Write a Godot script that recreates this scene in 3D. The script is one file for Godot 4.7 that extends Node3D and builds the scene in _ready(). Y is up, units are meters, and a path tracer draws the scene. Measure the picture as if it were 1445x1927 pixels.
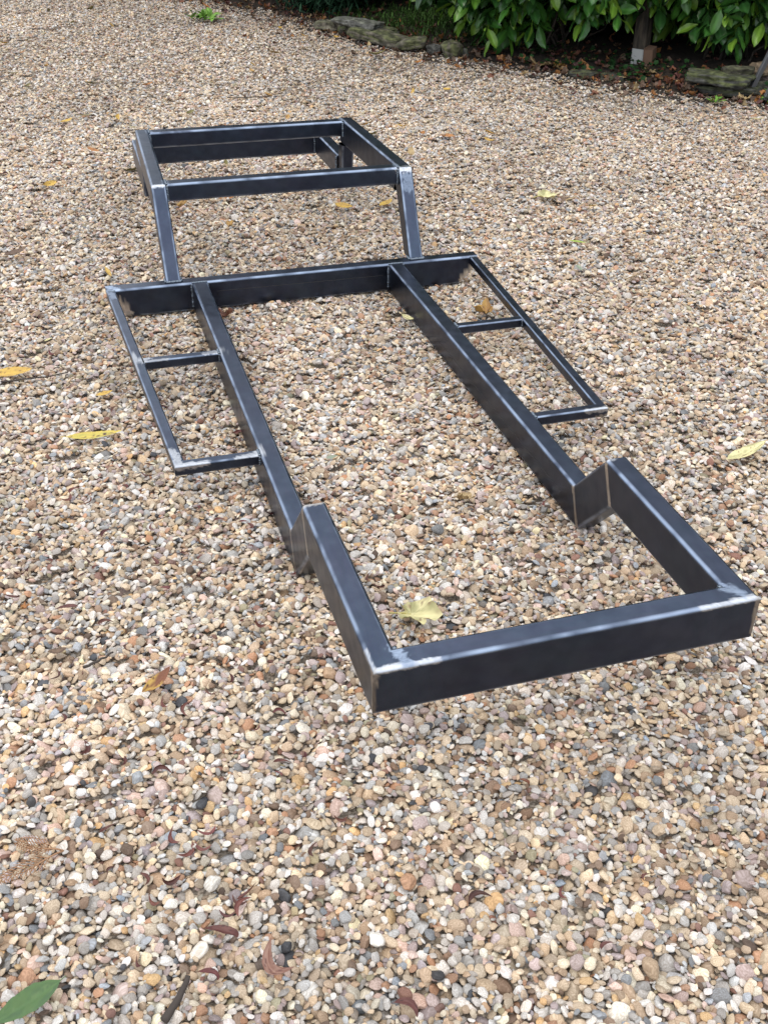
extends Node3D
# A welded box-section steel chassis frame lying on a gravel drive, laurel hedge behind. Frame axes: x across, y up, -z to the rear.

const CAM := Vector3(-0.752, 1.4552, 1.2742)
const CAM_ROT := Vector3(-0.58833, -0.30117, 0.01633)
const FOV := 51.28

var rng := RandomNumberGenerator.new()
var noise := FastNoiseLite.new()
var used := {}
var M := {}
var zones := []          # ground-bright patches on the steel: [from, to, radius, facing, colour, ragged]
var edge := PackedVector2Array([Vector2(-0.6, -12.5), Vector2(0.2, -10.2), Vector2(0.63, -8.95), Vector2(1.12, -8.15), Vector2(1.38, -7.4), Vector2(1.62, -6.75), Vector2(1.92, -6.15), Vector2(2.37, -5.55), Vector2(2.68, -5.1), Vector2(3.0, -4.72), Vector2(3.35, -4.32), Vector2(4.2, -3.3), Vector2(6.5, -1.0)])

func _ready() -> void:
	rng.seed = 20240611
	noise.seed = 7
	noise.frequency = 1.0
	noise.fractal_octaves = 3
	setup_view()
	materials()
	ground()
	gravel()
	chassis()
	bed()
	litter_things()

# ------------------------------------------------------------------ view, light
func setup_view() -> void:
	var cam := Camera3D.new()
	cam.name = "camera"
	cam.position = CAM
	cam.rotation = CAM_ROT
	cam.fov = FOV
	cam.near = 0.05
	cam.far = 400.0
	add_child(cam)
	cam.current = true
	var sm := ProceduralSkyMaterial.new()
	sm.sky_top_color = Color(0.98, 0.99, 1.0)
	sm.sky_horizon_color = Color(0.64, 0.68, 0.73)
	sm.sky_curve = 0.32
	sm.sky_energy_multiplier = 1.32
	sm.ground_bottom_color = Color(0.25, 0.22, 0.19)
	sm.ground_horizon_color = Color(0.5, 0.5, 0.5)
	var cl := FastNoiseLite.new()
	cl.seed = 3
	cl.frequency = 0.006
	cl.fractal_octaves = 5
	var ct := NoiseTexture2D.new()
	ct.width = 512
	ct.height = 256
	ct.seamless = true
	ct.noise = cl
	var ramp := Gradient.new()
	ramp.set_color(0, Color(0.5, 0.53, 0.58, 0.0))
	ramp.set_color(1, Color(1, 1, 1, 0.28))
	ct.color_ramp = ramp
	sm.sky_cover = ct
	var sky := Sky.new()
	sky.sky_material = sm
	var env := Environment.new()
	env.background_mode = Environment.BG_SKY
	env.sky = sky
	env.background_energy_multiplier = 1.0
	env.ambient_light_source = Environment.AMBIENT_SOURCE_SKY
	env.tonemap_mode = Environment.TONE_MAPPER_LINEAR
	env.tonemap_exposure = 1.10
	env.sdfgi_enabled = true
	env.ssao_enabled = true
	env.ssil_enabled = true
	var we := WorldEnvironment.new()
	we.name = "world_environment"
	we.environment = env
	add_child(we)
	var sun := DirectionalLight3D.new()
	sun.name = "sun"
	sun.light_energy = 0.28
	sun.light_angular_distance = 14.0
	sun.light_color = Color(1.0, 0.96, 0.9)
	sun.rotation_degrees = Vector3(-58, -62, 0)
	sun.shadow_enabled = true
	add_child(sun)

# ------------------------------------------------------------------ naming helpers
func numbered(n: String, under: Node) -> String:
	var key := str(under.get_instance_id()) + "/" + n
	var k: int = used.get(key, 0)
	used[key] = k + 1
	return n if k == 0 else "%s_%03d" % [n, k]

func put(o: Node3D, called: String, under: Node = null) -> Node3D:
	var p: Node = under if under else self
	o.name = numbered(called, p)
	p.add_child(o, true)
	return o

func tag(o: Node, label := "", category := "", group := "", kind := "") -> void:
	if label != "": o.set_meta("label", label)
	if category != "": o.set_meta("category", category)
	if group != "": o.set_meta("group", group)
	if kind != "": o.set_meta("kind", kind)

func mesh_node(called: String, mesh: Mesh, mat: Material, under: Node = null) -> MeshInstance3D:
	var o := MeshInstance3D.new()
	o.mesh = mesh
	o.material_override = mat
	put(o, called, under)
	return o

func base(called: String, at := Vector3.ZERO, turn := 0.0) -> Node3D:
	var o := Node3D.new()
	o.position = at
	o.rotation.y = turn
	put(o, called)
	return o

func arrays(v: PackedVector3Array, idx: PackedInt32Array, col := PackedColorArray(), uv := PackedVector2Array(), smooth := true) -> ArrayMesh:
	var st := SurfaceTool.new()
	st.begin(Mesh.PRIMITIVE_TRIANGLES)
	st.set_smooth_group(0 if smooth else -1)
	for i in v.size():
		if col.size(): st.set_color(col[i])
		if uv.size(): st.set_uv(uv[i])
		st.add_vertex(v[i])
	for i in idx: st.add_index(i)
	if not smooth: st.deindex()
	st.generate_normals()
	return st.commit()

# ------------------------------------------------------------------ materials
func tex_noise(freq: float, oct: int, a: Color, b: Color, size := 512, bump := false, sd := 1, lo := 0.25, hi := 0.75) -> NoiseTexture2D:
	var n := FastNoiseLite.new()
	n.seed = sd
	n.frequency = freq
	n.fractal_octaves = oct
	n.noise_type = FastNoiseLite.TYPE_SIMPLEX_SMOOTH
	var t := NoiseTexture2D.new()
	t.width = size
	t.height = size
	t.seamless = true
	t.noise = n
	if bump:
		t.as_normal_map = true
		t.bump_strength = 4.0
	else:
		var g := Gradient.new()
		g.offsets = PackedFloat32Array([lo, hi])
		g.colors = PackedColorArray([a, b])
		t.color_ramp = g
	return t

func mat(rough: float, metal := 0.0, vertex := true, c := Color.WHITE) -> StandardMaterial3D:
	var m := StandardMaterial3D.new()
	m.roughness = rough
	m.metallic = metal
	m.albedo_color = c
	m.vertex_color_use_as_albedo = vertex
	return m

func lin(r: float, g: float, b: float) -> Color:
	return Color(r, g, b).linear_to_srgb()

func materials() -> void:
	var st := mat(1.0, 1.0)
	st.albedo_texture = tex_noise(0.012, 5, Color(0.92, 0.92, 0.93), Color(1, 1, 1), 512, false, 11)
	st.roughness_texture = tex_noise(0.016, 5, Color(0.30, 0.30, 0.30), Color(0.37, 0.37, 0.37), 512, false, 12)
	st.uv1_triplanar = true
	st.uv1_world_triplanar = true
	st.uv1_scale = Vector3(2.3, 2.3, 2.3)
	M.steel = st
	var wd := mat(0.42, 1.0, false, lin(0.16, 0.19, 0.23))
	M.weld = wd
	M.scribe = mat(0.6, 0.3, false, lin(0.045, 0.044, 0.045))
	var pb := mat(0.72)
	pb.albedo_texture = tex_noise(0.03, 5, Color(0.84, 0.82, 0.80), Color(1, 1, 1), 256, false, 21)
	pb.metallic_specular = 0.35
	M.pebble = pb
	var pf := mat(0.55)
	pf.albedo_texture = tex_noise(0.02, 6, Color(0.88, 0.87, 0.85), Color(1, 1, 1), 256, false, 23, 0.35, 0.65)
	pf.metallic_specular = 0.45
	M.flint = pf
	var so := mat(0.95, 0.0, false, Color.WHITE)
	so.albedo_texture = tex_noise(0.03, 6, lin(0.014, 0.010, 0.007), lin(0.045, 0.031, 0.022), 512, false, 31)
	so.uv1_triplanar = true
	so.uv1_world_triplanar = true
	so.uv1_scale = Vector3(1.5, 1.5, 1.5)
	M.soil = so
	var sg := mat(0.9, 0.0, false, Color.WHITE)
	sg.albedo_texture = tex_noise(0.16, 4, lin(0.17, 0.14, 0.11), lin(0.50, 0.43, 0.36), 1024, false, 33)
	sg.uv1_triplanar = true
	sg.uv1_world_triplanar = true
	sg.uv1_scale = Vector3(0.9, 0.9, 0.9)
	M.far_gravel = sg
	var stn := mat(0.9)
	stn.albedo_texture = tex_noise(0.02, 6, Color(0.55, 0.55, 0.55), Color(1, 1, 1), 256, false, 41)
	stn.normal_enabled = true
	stn.normal_texture = tex_noise(0.03, 6, Color.BLACK, Color.WHITE, 256, true, 42)
	stn.normal_scale = 0.5
	stn.uv1_triplanar = true
	stn.uv1_scale = Vector3(3, 3, 3)
	M.stone = stn
	var lf := mat(0.34)
	lf.metallic_specular = 0.5
	lf.backlight_enabled = true
	lf.backlight = lin(0.05, 0.10, 0.01)
	M.laurel = lf
	var ev := mat(0.6)
	ev.metallic_specular = 0.3
	M.green = ev
	var dl := mat(0.6)
	dl.backlight_enabled = true
	dl.backlight = lin(0.12, 0.09, 0.03)
	M.dead = dl
	M.twig = mat(0.85, 0.0, false, lin(0.045, 0.035, 0.03))
	var bk := mat(0.9, 0.0, false)
	bk.albedo_texture = tex_noise(0.02, 5, lin(0.02, 0.017, 0.013), lin(0.075, 0.06, 0.045), 256, false, 51)
	bk.uv1_triplanar = true
	bk.uv1_scale = Vector3(6, 1.2, 6)
	M.bark = bk
	M.paint = mat(0.7, 0.0, false, lin(0.42, 0.43, 0.42))
	M.brick = mat(0.9, 0.0, false, lin(0.17, 0.10, 0.065))
	var gl := mat(0.45, 0.6, false, lin(0.16, 0.165, 0.18))
	M.leg = gl

# ------------------------------------------------------------------ ground
func bed_dist(p: Vector2) -> float:   # metres into the planted bed, negative on the gravel
	var best := 1e9
	var s := -1.0
	for i in edge.size() - 1:
		var a := edge[i]
		var b := edge[i + 1]
		var ab := b - a
		var t := clampf((p - a).dot(ab) / ab.length_squared(), 0.0, 1.0)
		var d := (p - a - ab * t).length_squared()
		if d < best - 1e-9:
			best = d
			s = 1.0 if ab.cross(p - a) < 0.0 else -1.0
	return sqrt(best) * s

func bed_height(p: Vector2) -> float:
	var d := bed_dist(p)
	return -0.004 + 0.075 * smoothstep(-0.08, 0.9, d) + 0.014 * noise.get_noise_2d(p.x * 5.0, p.y * 5.0) * smoothstep(-0.1, 0.3, d)

func ground() -> void:
	var g := PlaneMesh.new()
	g.size = Vector2(240, 240)
	var o := mesh_node("ground", g, M.far_gravel)
	o.position = Vector3(0, -0.022, -20)
	tag(o, "gravel ground running on past the trees", "", "", "structure")
	var v := PackedVector3Array()
	var idx := PackedInt32Array()
	var nx := 90
	var ny := 90
	for j in ny + 1:
		for i in nx + 1:
			# rows follow the edge of the drive, columns run into the bed
			var f := float(j) / ny * (edge.size() - 1.001)
			var k := int(f)
			var a := edge[k].lerp(edge[k + 1], f - k)
			var u := float(i) / nx
			var q := a + Vector2(0.82, -0.57) * (-0.22 + 0.9 * u + 5.2 * u * u * u)
			var y := bed_height(q)
			if i == 0: y = -0.10
			v.append(Vector3(q.x, y, q.y))
	for j in ny:
		for i in nx:
			var a := j * (nx + 1) + i
			idx.append_array([a, a + 1, a + nx + 1, a + 1, a + nx + 2, a + nx + 1])
	o = mesh_node("soil", arrays(v, idx), M.soil)
	tag(o, "dark bare soil under the hedge along the drive", "", "", "structure")

# ------------------------------------------------------------------ stones
var ico_v := {}
var ico_i := {}
func icosphere(level: int) -> void:
	if ico_v.has(level): return
	var t := (1.0 + sqrt(5.0)) / 2.0
	var v := PackedVector3Array([Vector3(-1, t, 0), Vector3(1, t, 0), Vector3(-1, -t, 0), Vector3(1, -t, 0), Vector3(0, -1, t), Vector3(0, 1, t), Vector3(0, -1, -t), Vector3(0, 1, -t), Vector3(t, 0, -1), Vector3(t, 0, 1), Vector3(-t, 0, -1), Vector3(-t, 0, 1)])
	for i in v.size(): v[i] = v[i].normalized()
	var f := PackedInt32Array([0, 11, 5, 0, 5, 1, 0, 1, 7, 0, 7, 10, 0, 10, 11, 1, 5, 9, 5, 11, 4, 11, 10, 2, 10, 7, 6, 7, 1, 8, 3, 9, 4, 3, 4, 2, 3, 2, 6, 3, 6, 8, 3, 8, 9, 4, 9, 5, 2, 4, 11, 6, 2, 10, 8, 6, 7, 9, 8, 1])
	for l in level:
		var mid := {}
		var nf := PackedInt32Array()
		for k in range(0, f.size(), 3):
			var m := []
			for e in 3:
				var a := f[k + e]
				var b := f[k + (e + 1) % 3]
				var key := mini(a, b) * 100000 + maxi(a, b)
				if not mid.has(key):
					mid[key] = v.size()
					v.append((v[a] + v[b]).normalized())
				m.append(mid[key])
			nf.append_array([f[k], m[0], m[2], f[k + 1], m[1], m[0], f[k + 2], m[2], m[1], m[0], m[1], m[2]])
		f = nf
	# front faces run clockwise
	for k in range(0, f.size(), 3):
		var s := f[k + 1]
		f[k + 1] = f[k + 2]
		f[k + 2] = s
	ico_v[level] = v
	ico_i[level] = f

# a stone: the unit ball cut by planes whose edges are more or less worn away
func stone_points(level: int, planes: int, soft: float, rough: float, boxy := 0.0) -> PackedVector3Array:
	icosphere(level)
	var pn := []
	for i in planes:
		var n := Vector3(rng.randfn(), rng.randfn(), rng.randfn()).normalized()
		pn.append([n, rng.randf_range(0.62, 0.95)])
	if boxy > 0.0:
		for n in [Vector3.RIGHT, Vector3.LEFT, Vector3.UP, Vector3.DOWN, Vector3.BACK, Vector3.FORWARD]:
			pn.append([(n + Vector3(rng.randfn(), rng.randfn(), rng.randfn()) * 0.08).normalized(), boxy * rng.randf_range(0.9, 1.0)])
	var off := Vector3(rng.randf(), rng.randf(), rng.randf()) * 50.0
	var out := PackedVector3Array()
	var lo := Vector3(9, 9, 9)
	var hi := -lo
	for d in ico_v[level]:
		var acc := pow(1.0, -soft)
		for p in pn:
			var c: float = d.dot(p[0])
			if c > 0.02: acc += pow(p[1] / c, -soft)
		var r := pow(acc, -1.0 / soft) * (1.0 + rough * noise.get_noise_3dv(d * 1.3 + off))
		var q: Vector3 = d * r
		out.append(q)
		lo = lo.min(q)
		hi = hi.max(q)
	var mid := (lo + hi) * 0.5
	var half := (hi - lo) * 0.5
	for i in out.size(): out[i] = (out[i] - mid) / half
	return out

func ball_uv(level: int) -> PackedVector2Array:
	var uv := PackedVector2Array()
	for d in ico_v[level]: uv.append(Vector2(d.x * 0.5 + d.y * 0.35, d.z * 0.5 + d.y * 0.3))
	return uv

var palette := {
	"beige": Color(0.501, 0.409, 0.301), "sand": Color(0.611, 0.495, 0.348), "cream": Color(0.714, 0.631, 0.492), "lightgrey": Color(0.584, 0.554, 0.515),
	"grey": Color(0.378, 0.363, 0.342), "tan": Color(0.421, 0.316, 0.222), "brown": Color(0.242, 0.169, 0.121), "dkbrown": Color(0.134, 0.097, 0.075),
	"orange": Color(0.406, 0.235, 0.146), "gold": Color(0.542, 0.363, 0.188), "white": Color(0.712, 0.683, 0.638), "mauve": Color(0.392, 0.320, 0.308),
	"black": Color(0.050, 0.052, 0.059), "slate": Color(0.200, 0.208, 0.216), "bluegrey": Color(0.314, 0.331, 0.355), "redbrown": Color(0.230, 0.127, 0.099),
	"olive": Color(0.338, 0.304, 0.204), "pink": Color(0.554, 0.421, 0.365)}
var round_mix := [["beige", 27], ["tan", 13], ["sand", 8], ["lightgrey", 20], ["grey", 13], ["cream", 7], ["brown", 6], ["mauve", 8], ["dkbrown", 2], ["orange", 2], ["olive", 3], ["pink", 5], ["white", 2], ["slate", 2], ["redbrown", 1]]
var flint_mix := [["cream", 13], ["lightgrey", 18], ["white", 5], ["beige", 18], ["sand", 9], ["gold", 4], ["orange", 5], ["tan", 10], ["grey", 11], ["slate", 3], ["bluegrey", 4], ["black", 2], ["brown", 6], ["redbrown", 2], ["mauve", 6], ["pink", 5]]
func pick(mix: Array) -> Color:
	var s := 0
	for m in mix: s += m[1]
	var r := rng.randi_range(0, s - 1)
	for m in mix:
		r -= m[1]
		if r < 0:
			var c: Color = palette[m[0]]
			var k := exp(rng.randfn(0.0, 0.16))
			var w := rng.randfn(0.0, 0.04)
			return Color(clampf(c.r * k * (1.0 + w), 0.02, 0.76), clampf(c.g * 0.99 * k, 0.02, 0.71), clampf(c.b * 1.01 * k * (1.0 - w), 0.02, 0.70))
	return palette.beige

var pebble_meshes: Array[ArrayMesh] = []
const ROUND := 12
const FLINT := 9

func make_pebbles() -> void:
	for i in ROUND + FLINT:
		var p: PackedVector3Array
		if i < ROUND: p = stone_points(3, rng.randi_range(6, 11), rng.randf_range(9.0, 20.0), 0.09)
		else: p = stone_points(3, rng.randi_range(7, 10), rng.randf_range(26.0, 60.0), 0.08)
		pebble_meshes.append(arrays(p, ico_i[3], PackedColorArray(), ball_uv(3)))

# one square of gravel, dropped pebble by pebble on a height map that wraps round; buried pebbles are left out
const TILE := 1.2
const CELLS := 500
func settle_tile() -> Array:
	var h := PackedFloat32Array()
	h.resize(CELLS * CELLS)
	var cs := TILE / CELLS
	var items := []
	for n in 34000:
		var a := clampf(exp(rng.randfn(-4.86 if n < 20000 else -5.15, 0.36)), 0.0034, 0.0180 if n < 20000 else 0.011)
		var b := a * rng.randf_range(0.60, 0.95)
		var c := b * rng.randf_range(0.38, 0.66)
		var yaw := rng.randf() * PI
		var ca := cos(yaw)
		var sa := sin(yaw)
		var bx := 0
		var bz := 0
		var bh := 1e9
		for k in (14 if n < 17000 else 60):
			var tx := rng.randi() % CELLS
			var tz := rng.randi() % CELLS
			var th := h[tz * CELLS + tx]
			if th < bh:
				bh = th
				bx = tx
				bz = tz
		var da := maxi(1, int(a * 0.7 / cs))
		var db := maxi(1, int(b * 0.7 / cs))
		var x1 := posmod(bx + int(round(ca * da)), CELLS)
		var z1 := posmod(bz + int(round(sa * da)), CELLS)
		var x2 := posmod(bx - int(round(ca * da)), CELLS)
		var z2 := posmod(bz - int(round(sa * da)), CELLS)
		var su := clampf((h[z1 * CELLS + x1] - h[z2 * CELLS + x2]) / (2.0 * da * cs), -0.5, 0.5) + rng.randfn(0.0, 0.14)
		x1 = posmod(bx - int(round(sa * db)), CELLS)
		z1 = posmod(bz + int(round(ca * db)), CELLS)
		x2 = posmod(bx + int(round(sa * db)), CELLS)
		z2 = posmod(bz - int(round(ca * db)), CELLS)
		var sv := clampf((h[z1 * CELLS + x1] - h[z2 * CELLS + x2]) / (2.0 * db * cs), -0.5, 0.5) + rng.randfn(0.0, 0.14)
		var m := int(ceil(a / cs))
		var y := -1.0
		var cells := PackedInt32Array()
		var low := PackedFloat32Array()
		for dz in range(-m, m + 1):
			for dx in range(-m, m + 1):
				var u := (ca * dx + sa * dz) * cs
				var w := (-sa * dx + ca * dz) * cs
				var r2 := u * u / (a * a) + w * w / (b * b)
				if r2 < 0.98:
					var at := posmod(bz + dz, CELLS) * CELLS + posmod(bx + dx, CELLS)
					var t := c * sqrt(1.0 - r2)
					var s := su * u + sv * w
					y = maxf(y, h[at] + t - s)
					cells.append(at)
					low.append(t + s)
		y -= 0.24 * c
		var top := PackedFloat32Array()
		for k in cells.size():
			var t := y + low[k]
			top.append(t)
			h[cells[k]] = maxf(h[cells[k]], t)
		items.append([bx * cs, y, bz * cs, a, b, c, ca, sa, su, sv, cells, top])
	var heights := h.duplicate()
	heights.sort()
	var level := heights[int(heights.size() * 0.80)]
	var kept := []
	for it in items:
		var seen := 0
		var cells: PackedInt32Array = it[10]
		var top: PackedFloat32Array = it[11]
		for k in cells.size():
			if top[k] > h[cells[k]] - 0.0006: seen += 1
		if seen * 25 < cells.size() or it[1] - level + it[5] < -0.045: continue
		var y: float = (it[1] - level + 0.004) * 0.42 - 0.004   # trodden and driven down
		var ud := Vector3(it[6], it[8], it[7]).normalized()
		var wd := Vector3(-it[7], it[9], it[6])
		wd = (wd - ud * ud.dot(wd)).normalized()
		var up := wd.cross(ud)
		kept.append([Vector3(it[0], y, it[2]), ud * it[3], up * it[5], wd * it[4], y + it[5]])

	return kept

func under_steel(x: float, z: float) -> bool:
	var ax := absf(x)
	if ax > 0.308 and ax < 0.382 and z < -0.605 and z > -2.2: return true
	return ax < 0.61 and z < -2.150 and z > -2.230

func gravel() -> void:
	make_pebbles()
	var tile := settle_tile()
	var fwd := Vector2(-sin(CAM_ROT.y), -cos(CAM_ROT.y))
	var side := Vector2(-fwd.y, fwd.x)
	var eye := Vector2(CAM.x, CAM.z)
	var buf: Array[PackedFloat32Array] = []
	for i in pebble_meshes.size(): buf.append(PackedFloat32Array())
	var tint := FastNoiseLite.new()
	tint.seed = 5
	tint.frequency = 0.9
	tint.fractal_octaves = 3
	var big := {}
	for q in distinct: big[Vector2i(int(floor(q[0] * 10.0)), int(floor(q[1] * 10.0)))] = true
	var total := 0
	for tx in range(-5, 7):
		for tz in range(-12, 2):
			var ox := tx * TILE
			var oz := tz * TILE
			# skip whole squares out of view or in the bed
			var mid := Vector2(ox + TILE * 0.5, oz + TILE * 0.5)
			var md := (mid - eye).dot(fwd)
			if absf((mid - eye).dot(side)) > 0.38 * maxf(md, 0.0) + 0.75 + 1.2 or md > 13.0: continue
			var near_edge := bed_dist(mid)
			if near_edge > 1.3: continue
			for it in tile:
				var p: Vector3 = it[0]
				var x := p.x + ox
				var z := p.z + oz
				var d := Vector2(x, z) - eye
				var df := d.dot(fwd)
				if df < 0.5 or df > 12.2: continue
				if absf(d.dot(side)) > 0.38 * df + 0.75: continue
				if df > 6.5 and it[4] < -0.006: continue
				var y := p.y
				if near_edge > -1.3:
					var bd := bed_dist(Vector2(x, z)) + 0.10 * noise.get_noise_2d(x * 3.0, z * 3.0)
					if bd > rng.randf_range(-0.06, 0.06): continue
				if under_steel(x, z): y -= maxf(0.0, it[4] + 0.001)
				if big.has(Vector2i(int(floor(x * 10.0)), int(floor(z * 10.0)))) or big.has(Vector2i(int(floor(x * 10.0 + 0.4)), int(floor(z * 10.0 + 0.4)))) or big.has(Vector2i(int(floor(x * 10.0 - 0.4)), int(floor(z * 10.0 - 0.4)))):
					var hit := false
					for q in distinct:
						if Vector2(x - q[0], z - q[1]).length() < q[2] * 0.5 and it[4] > -0.006: hit = true
					if hit: continue
				var flint := rng.randf() < 0.42
				var k := ROUND + rng.randi() % FLINT if flint else rng.randi() % ROUND
				var c := pick(flint_mix if flint else round_mix)
				var w := 1.0 + 0.22 * tint.get_noise_2d(x, z)
				var ux: Vector3 = it[1]
				var uy: Vector3 = it[2]
				var uz: Vector3 = it[3]
				if rng.randf() < 0.5:
					ux = -ux
					uz = -uz
				buf[k].append_array([ux.x, uy.x, uz.x, x, ux.y, uy.y, uz.y, y, ux.z, uy.z, uz.z, z, c.r * w, c.g * w, c.b * w, 1.0])
				total += 1
	var root := base("gravel")
	tag(root, "loose beige, grey and brown gravel covering the whole drive", "gravel", "", "stuff")
	for i in buf.size():
		if buf[i].is_empty(): continue
		var mm := MultiMesh.new()
		mm.transform_format = MultiMesh.TRANSFORM_3D
		mm.use_colors = true
		mm.mesh = pebble_meshes[i]
		mm.instance_count = buf[i].size() / 16
		mm.buffer = buf[i]
		var o := MultiMeshInstance3D.new()
		o.multimesh = mm
		o.material_override = M.pebble if i < ROUND else M.flint
		put(o, "pebbles", root)
		tag(o, "", "", "", "stuff")

	for q in distinct:
		var s: float = q[2] * 0.5
		var fl: bool = q[4] == 1
		var p := stone_points(3, 9 if fl else 6, 30.0 if fl else 7.0, 0.10)
		var sh := Vector3(s, s * rng.randf_range(0.5, 0.62), s * rng.randf_range(0.66, 0.85))
		var c: Color = palette[q[3]]
		var cols := PackedColorArray()
		for i in p.size():
			cols.append(c * (1.0 + 0.14 * noise.get_noise_3dv(p[i] * 1.5 + Vector3(q[0], 0, q[1]) * 40.0)))
			p[i] *= sh
		var o := mesh_node("pebble", arrays(p, ico_i[3], cols, ball_uv(3)), M.flint if fl else M.pebble)
		o.position = Vector3(q[0], sh.y * 0.45 - 0.001, q[1])
		o.rotation = Vector3(rng.randfn(0, 0.15), rng.randf() * TAU, rng.randfn(0, 0.15))
		tag(o, q[5], "pebble", "pebbles that stand out from the gravel")

var distinct := [
	[-0.7276, -0.2150, 0.0205, "brown", 0, "smooth brown oval pebble in the left foreground"],
	[-0.5587, -0.1511, 0.0258, "cream", 0, "large cream yellow pebble in front of the front bay"],
	[-0.6817, 0.1511, 0.0312, "lightgrey", 1, "large pale grey three cornered stone in the left foreground"],
	[-0.7505, 0.1704, 0.0240, "white", 1, "white square edged flint in the left foreground"],
	[-0.4575, 0.3224, 0.0290, "white", 1, "bright white stone in the middle of the foreground"],
	[-0.7915, 0.2952, 0.0231, "gold", 1, "rough golden stone at bottom left beside a dark stick"],
	[-0.6738, -0.0134, 0.0245, "black", 1, "blackish flint in the left foreground"],
	[-0.8063, 0.0455, 0.0261, "dkbrown", 0, "dark brown oval pebble right of the rust coloured frond"],
	[-0.7732, -0.1061, 0.0319, "bluegrey", 1, "blue grey glassy flint in the left foreground"],
	[-0.3794, 0.2365, 0.0310, "orange", 1, "long orange brown stone in the middle foreground"],
	[-0.0752, 0.4831, 0.0373, "tan", 0, "long tan oval pebble in the right foreground"],
	[0.0476, 0.3665, 0.0259, "orange", 0, "orange brown oval pebble in the right foreground"],
	[-0.4423, 0.4198, 0.0254, "redbrown", 0, "red brown oval pebble near the bottom centre"],
	[-0.1791, 0.4437, 0.0281, "mauve", 0, "speckled mauve pebble between two whitish ones in the right foreground"],
	[-0.1983, 0.4399, 0.0223, "cream", 0, "cream white pebble left of the mauve one"],
	[-0.1598, 0.4511, 0.0243, "cream", 0, "cream white pebble right of the mauve one"],
	[-0.6834, -0.7768, 0.0276, "lightgrey", 0, "large pale grey pebble left of the kicked up left rail"],
	[-0.5960, -0.6973, 0.0242, "dkbrown", 0, "dark brown pebble left of the kicked up left rail"],
	[-0.0043, -0.6985, 0.0351, "slate", 0, "slate grey oval pebble between the lower rails"],
	[-0.9367, 0.1832, 0.0200, "white", 0, "whitish round pebble at the left above the green leaf"],
	[0.0637, 0.1927, 0.0272, "sand", 0, "round sand coloured pebble in the right foreground"],
	[-0.2463, -0.0801, 0.0270, "lightgrey", 0, "flat pale grey pebble below the front cross member"],]

# ------------------------------------------------------------------ the steel frame
const SCALE_COL := Color(0.060, 0.074, 0.110)
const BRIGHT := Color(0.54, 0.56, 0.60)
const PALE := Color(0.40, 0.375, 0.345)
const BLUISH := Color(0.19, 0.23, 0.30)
var frame: Node3D
const FRAME_AT := Vector3(0, 0, -1.1)

func zone(p: Vector3, q: Vector3, r: float, facing := Vector3.ZERO, c := BRIGHT, ragged := 0.5) -> void:
	zones.append([p, q, r, facing, c, ragged])

func steel_color(p: Vector3, n: Vector3, list: Array, rub := 0.0) -> Color:
	var m := 1.0 + 0.10 * noise.get_noise_3dv(p * 6.0) + 0.10 * noise.get_noise_3dv(p * Vector3(60, 60, 14))
	var c := Color(SCALE_COL.r * m * (1.0 + 0.10 * noise.get_noise_3dv(p * 4.0 + Vector3(9, 9, 9))), SCALE_COL.g * m, SCALE_COL.b * m)
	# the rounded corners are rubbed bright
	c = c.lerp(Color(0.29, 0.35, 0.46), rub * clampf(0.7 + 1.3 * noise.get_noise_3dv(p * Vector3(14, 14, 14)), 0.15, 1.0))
	for z in list:
		var a: Vector3 = z[0]
		var ab: Vector3 = z[1] - a
		var t := clampf((p - a).dot(ab) / maxf(ab.length_squared(), 1e-9), 0.0, 1.0)
		var d := (p - a - ab * t).length()
		var r: float = z[2]
		if d > r * 1.7: continue
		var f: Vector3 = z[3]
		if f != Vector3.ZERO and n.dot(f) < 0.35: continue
		var e: float = r * (1.0 + z[5] * noise.get_noise_3dv(p * Vector3(70, 70, 70)) + z[5] * 0.5 * noise.get_noise_3dv(p * 25.0))
		var k := 1.0 - smoothstep(e * 0.72, e * 1.12, d)
		k *= 0.80 + 0.55 * noise.get_noise_3dv(p * Vector3(120, 260, 260))
		c = c.lerp(z[4], clampf(k, 0.0, 1.0))
	return c

func outline(w: float, h: float, rc: float, flat := 5) -> Array:
	var pts := []
	var cs := [[w / 2 - rc, h / 2 - rc, 0.0], [-w / 2 + rc, h / 2 - rc, PI / 2], [-w / 2 + rc, -h / 2 + rc, PI], [w / 2 - rc, -h / 2 + rc, PI * 1.5]]
	for k in 4:
		for i in 6:
			var a: float = cs[k][2] + PI / 2 * i / 5.0
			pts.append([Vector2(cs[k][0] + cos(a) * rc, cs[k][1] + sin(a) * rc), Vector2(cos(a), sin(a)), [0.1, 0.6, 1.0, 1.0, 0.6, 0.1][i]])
		var last: Array = pts[-1]
		var nx: Array = cs[(k + 1) % 4]
		var to := Vector2(nx[0] + cos(nx[2]) * rc, nx[1] + sin(nx[2]) * rc)
		var run: float = (to - last[0]).length()
		var at := []
		if flat > 1:
			for q in [0.0016, 0.0034, 0.0056, 0.0085, 0.012, 0.0165]:
				if q < run * 0.46: at.append_array([q, run - q])
			for q in range(1, 5): at.append(run * q / 5.0)
			at.sort()
		for q in at: pts.append([last[0].lerp(to, q / run), last[1], 0.0])
	return pts

func slant_end(p: Vector3) -> Vector3:
	var lim := minf(0.6519, 0.583 + p.y * 1.05)
	return Vector3(clampf(p.x, -lim, lim), p.y, p.z)

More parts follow.
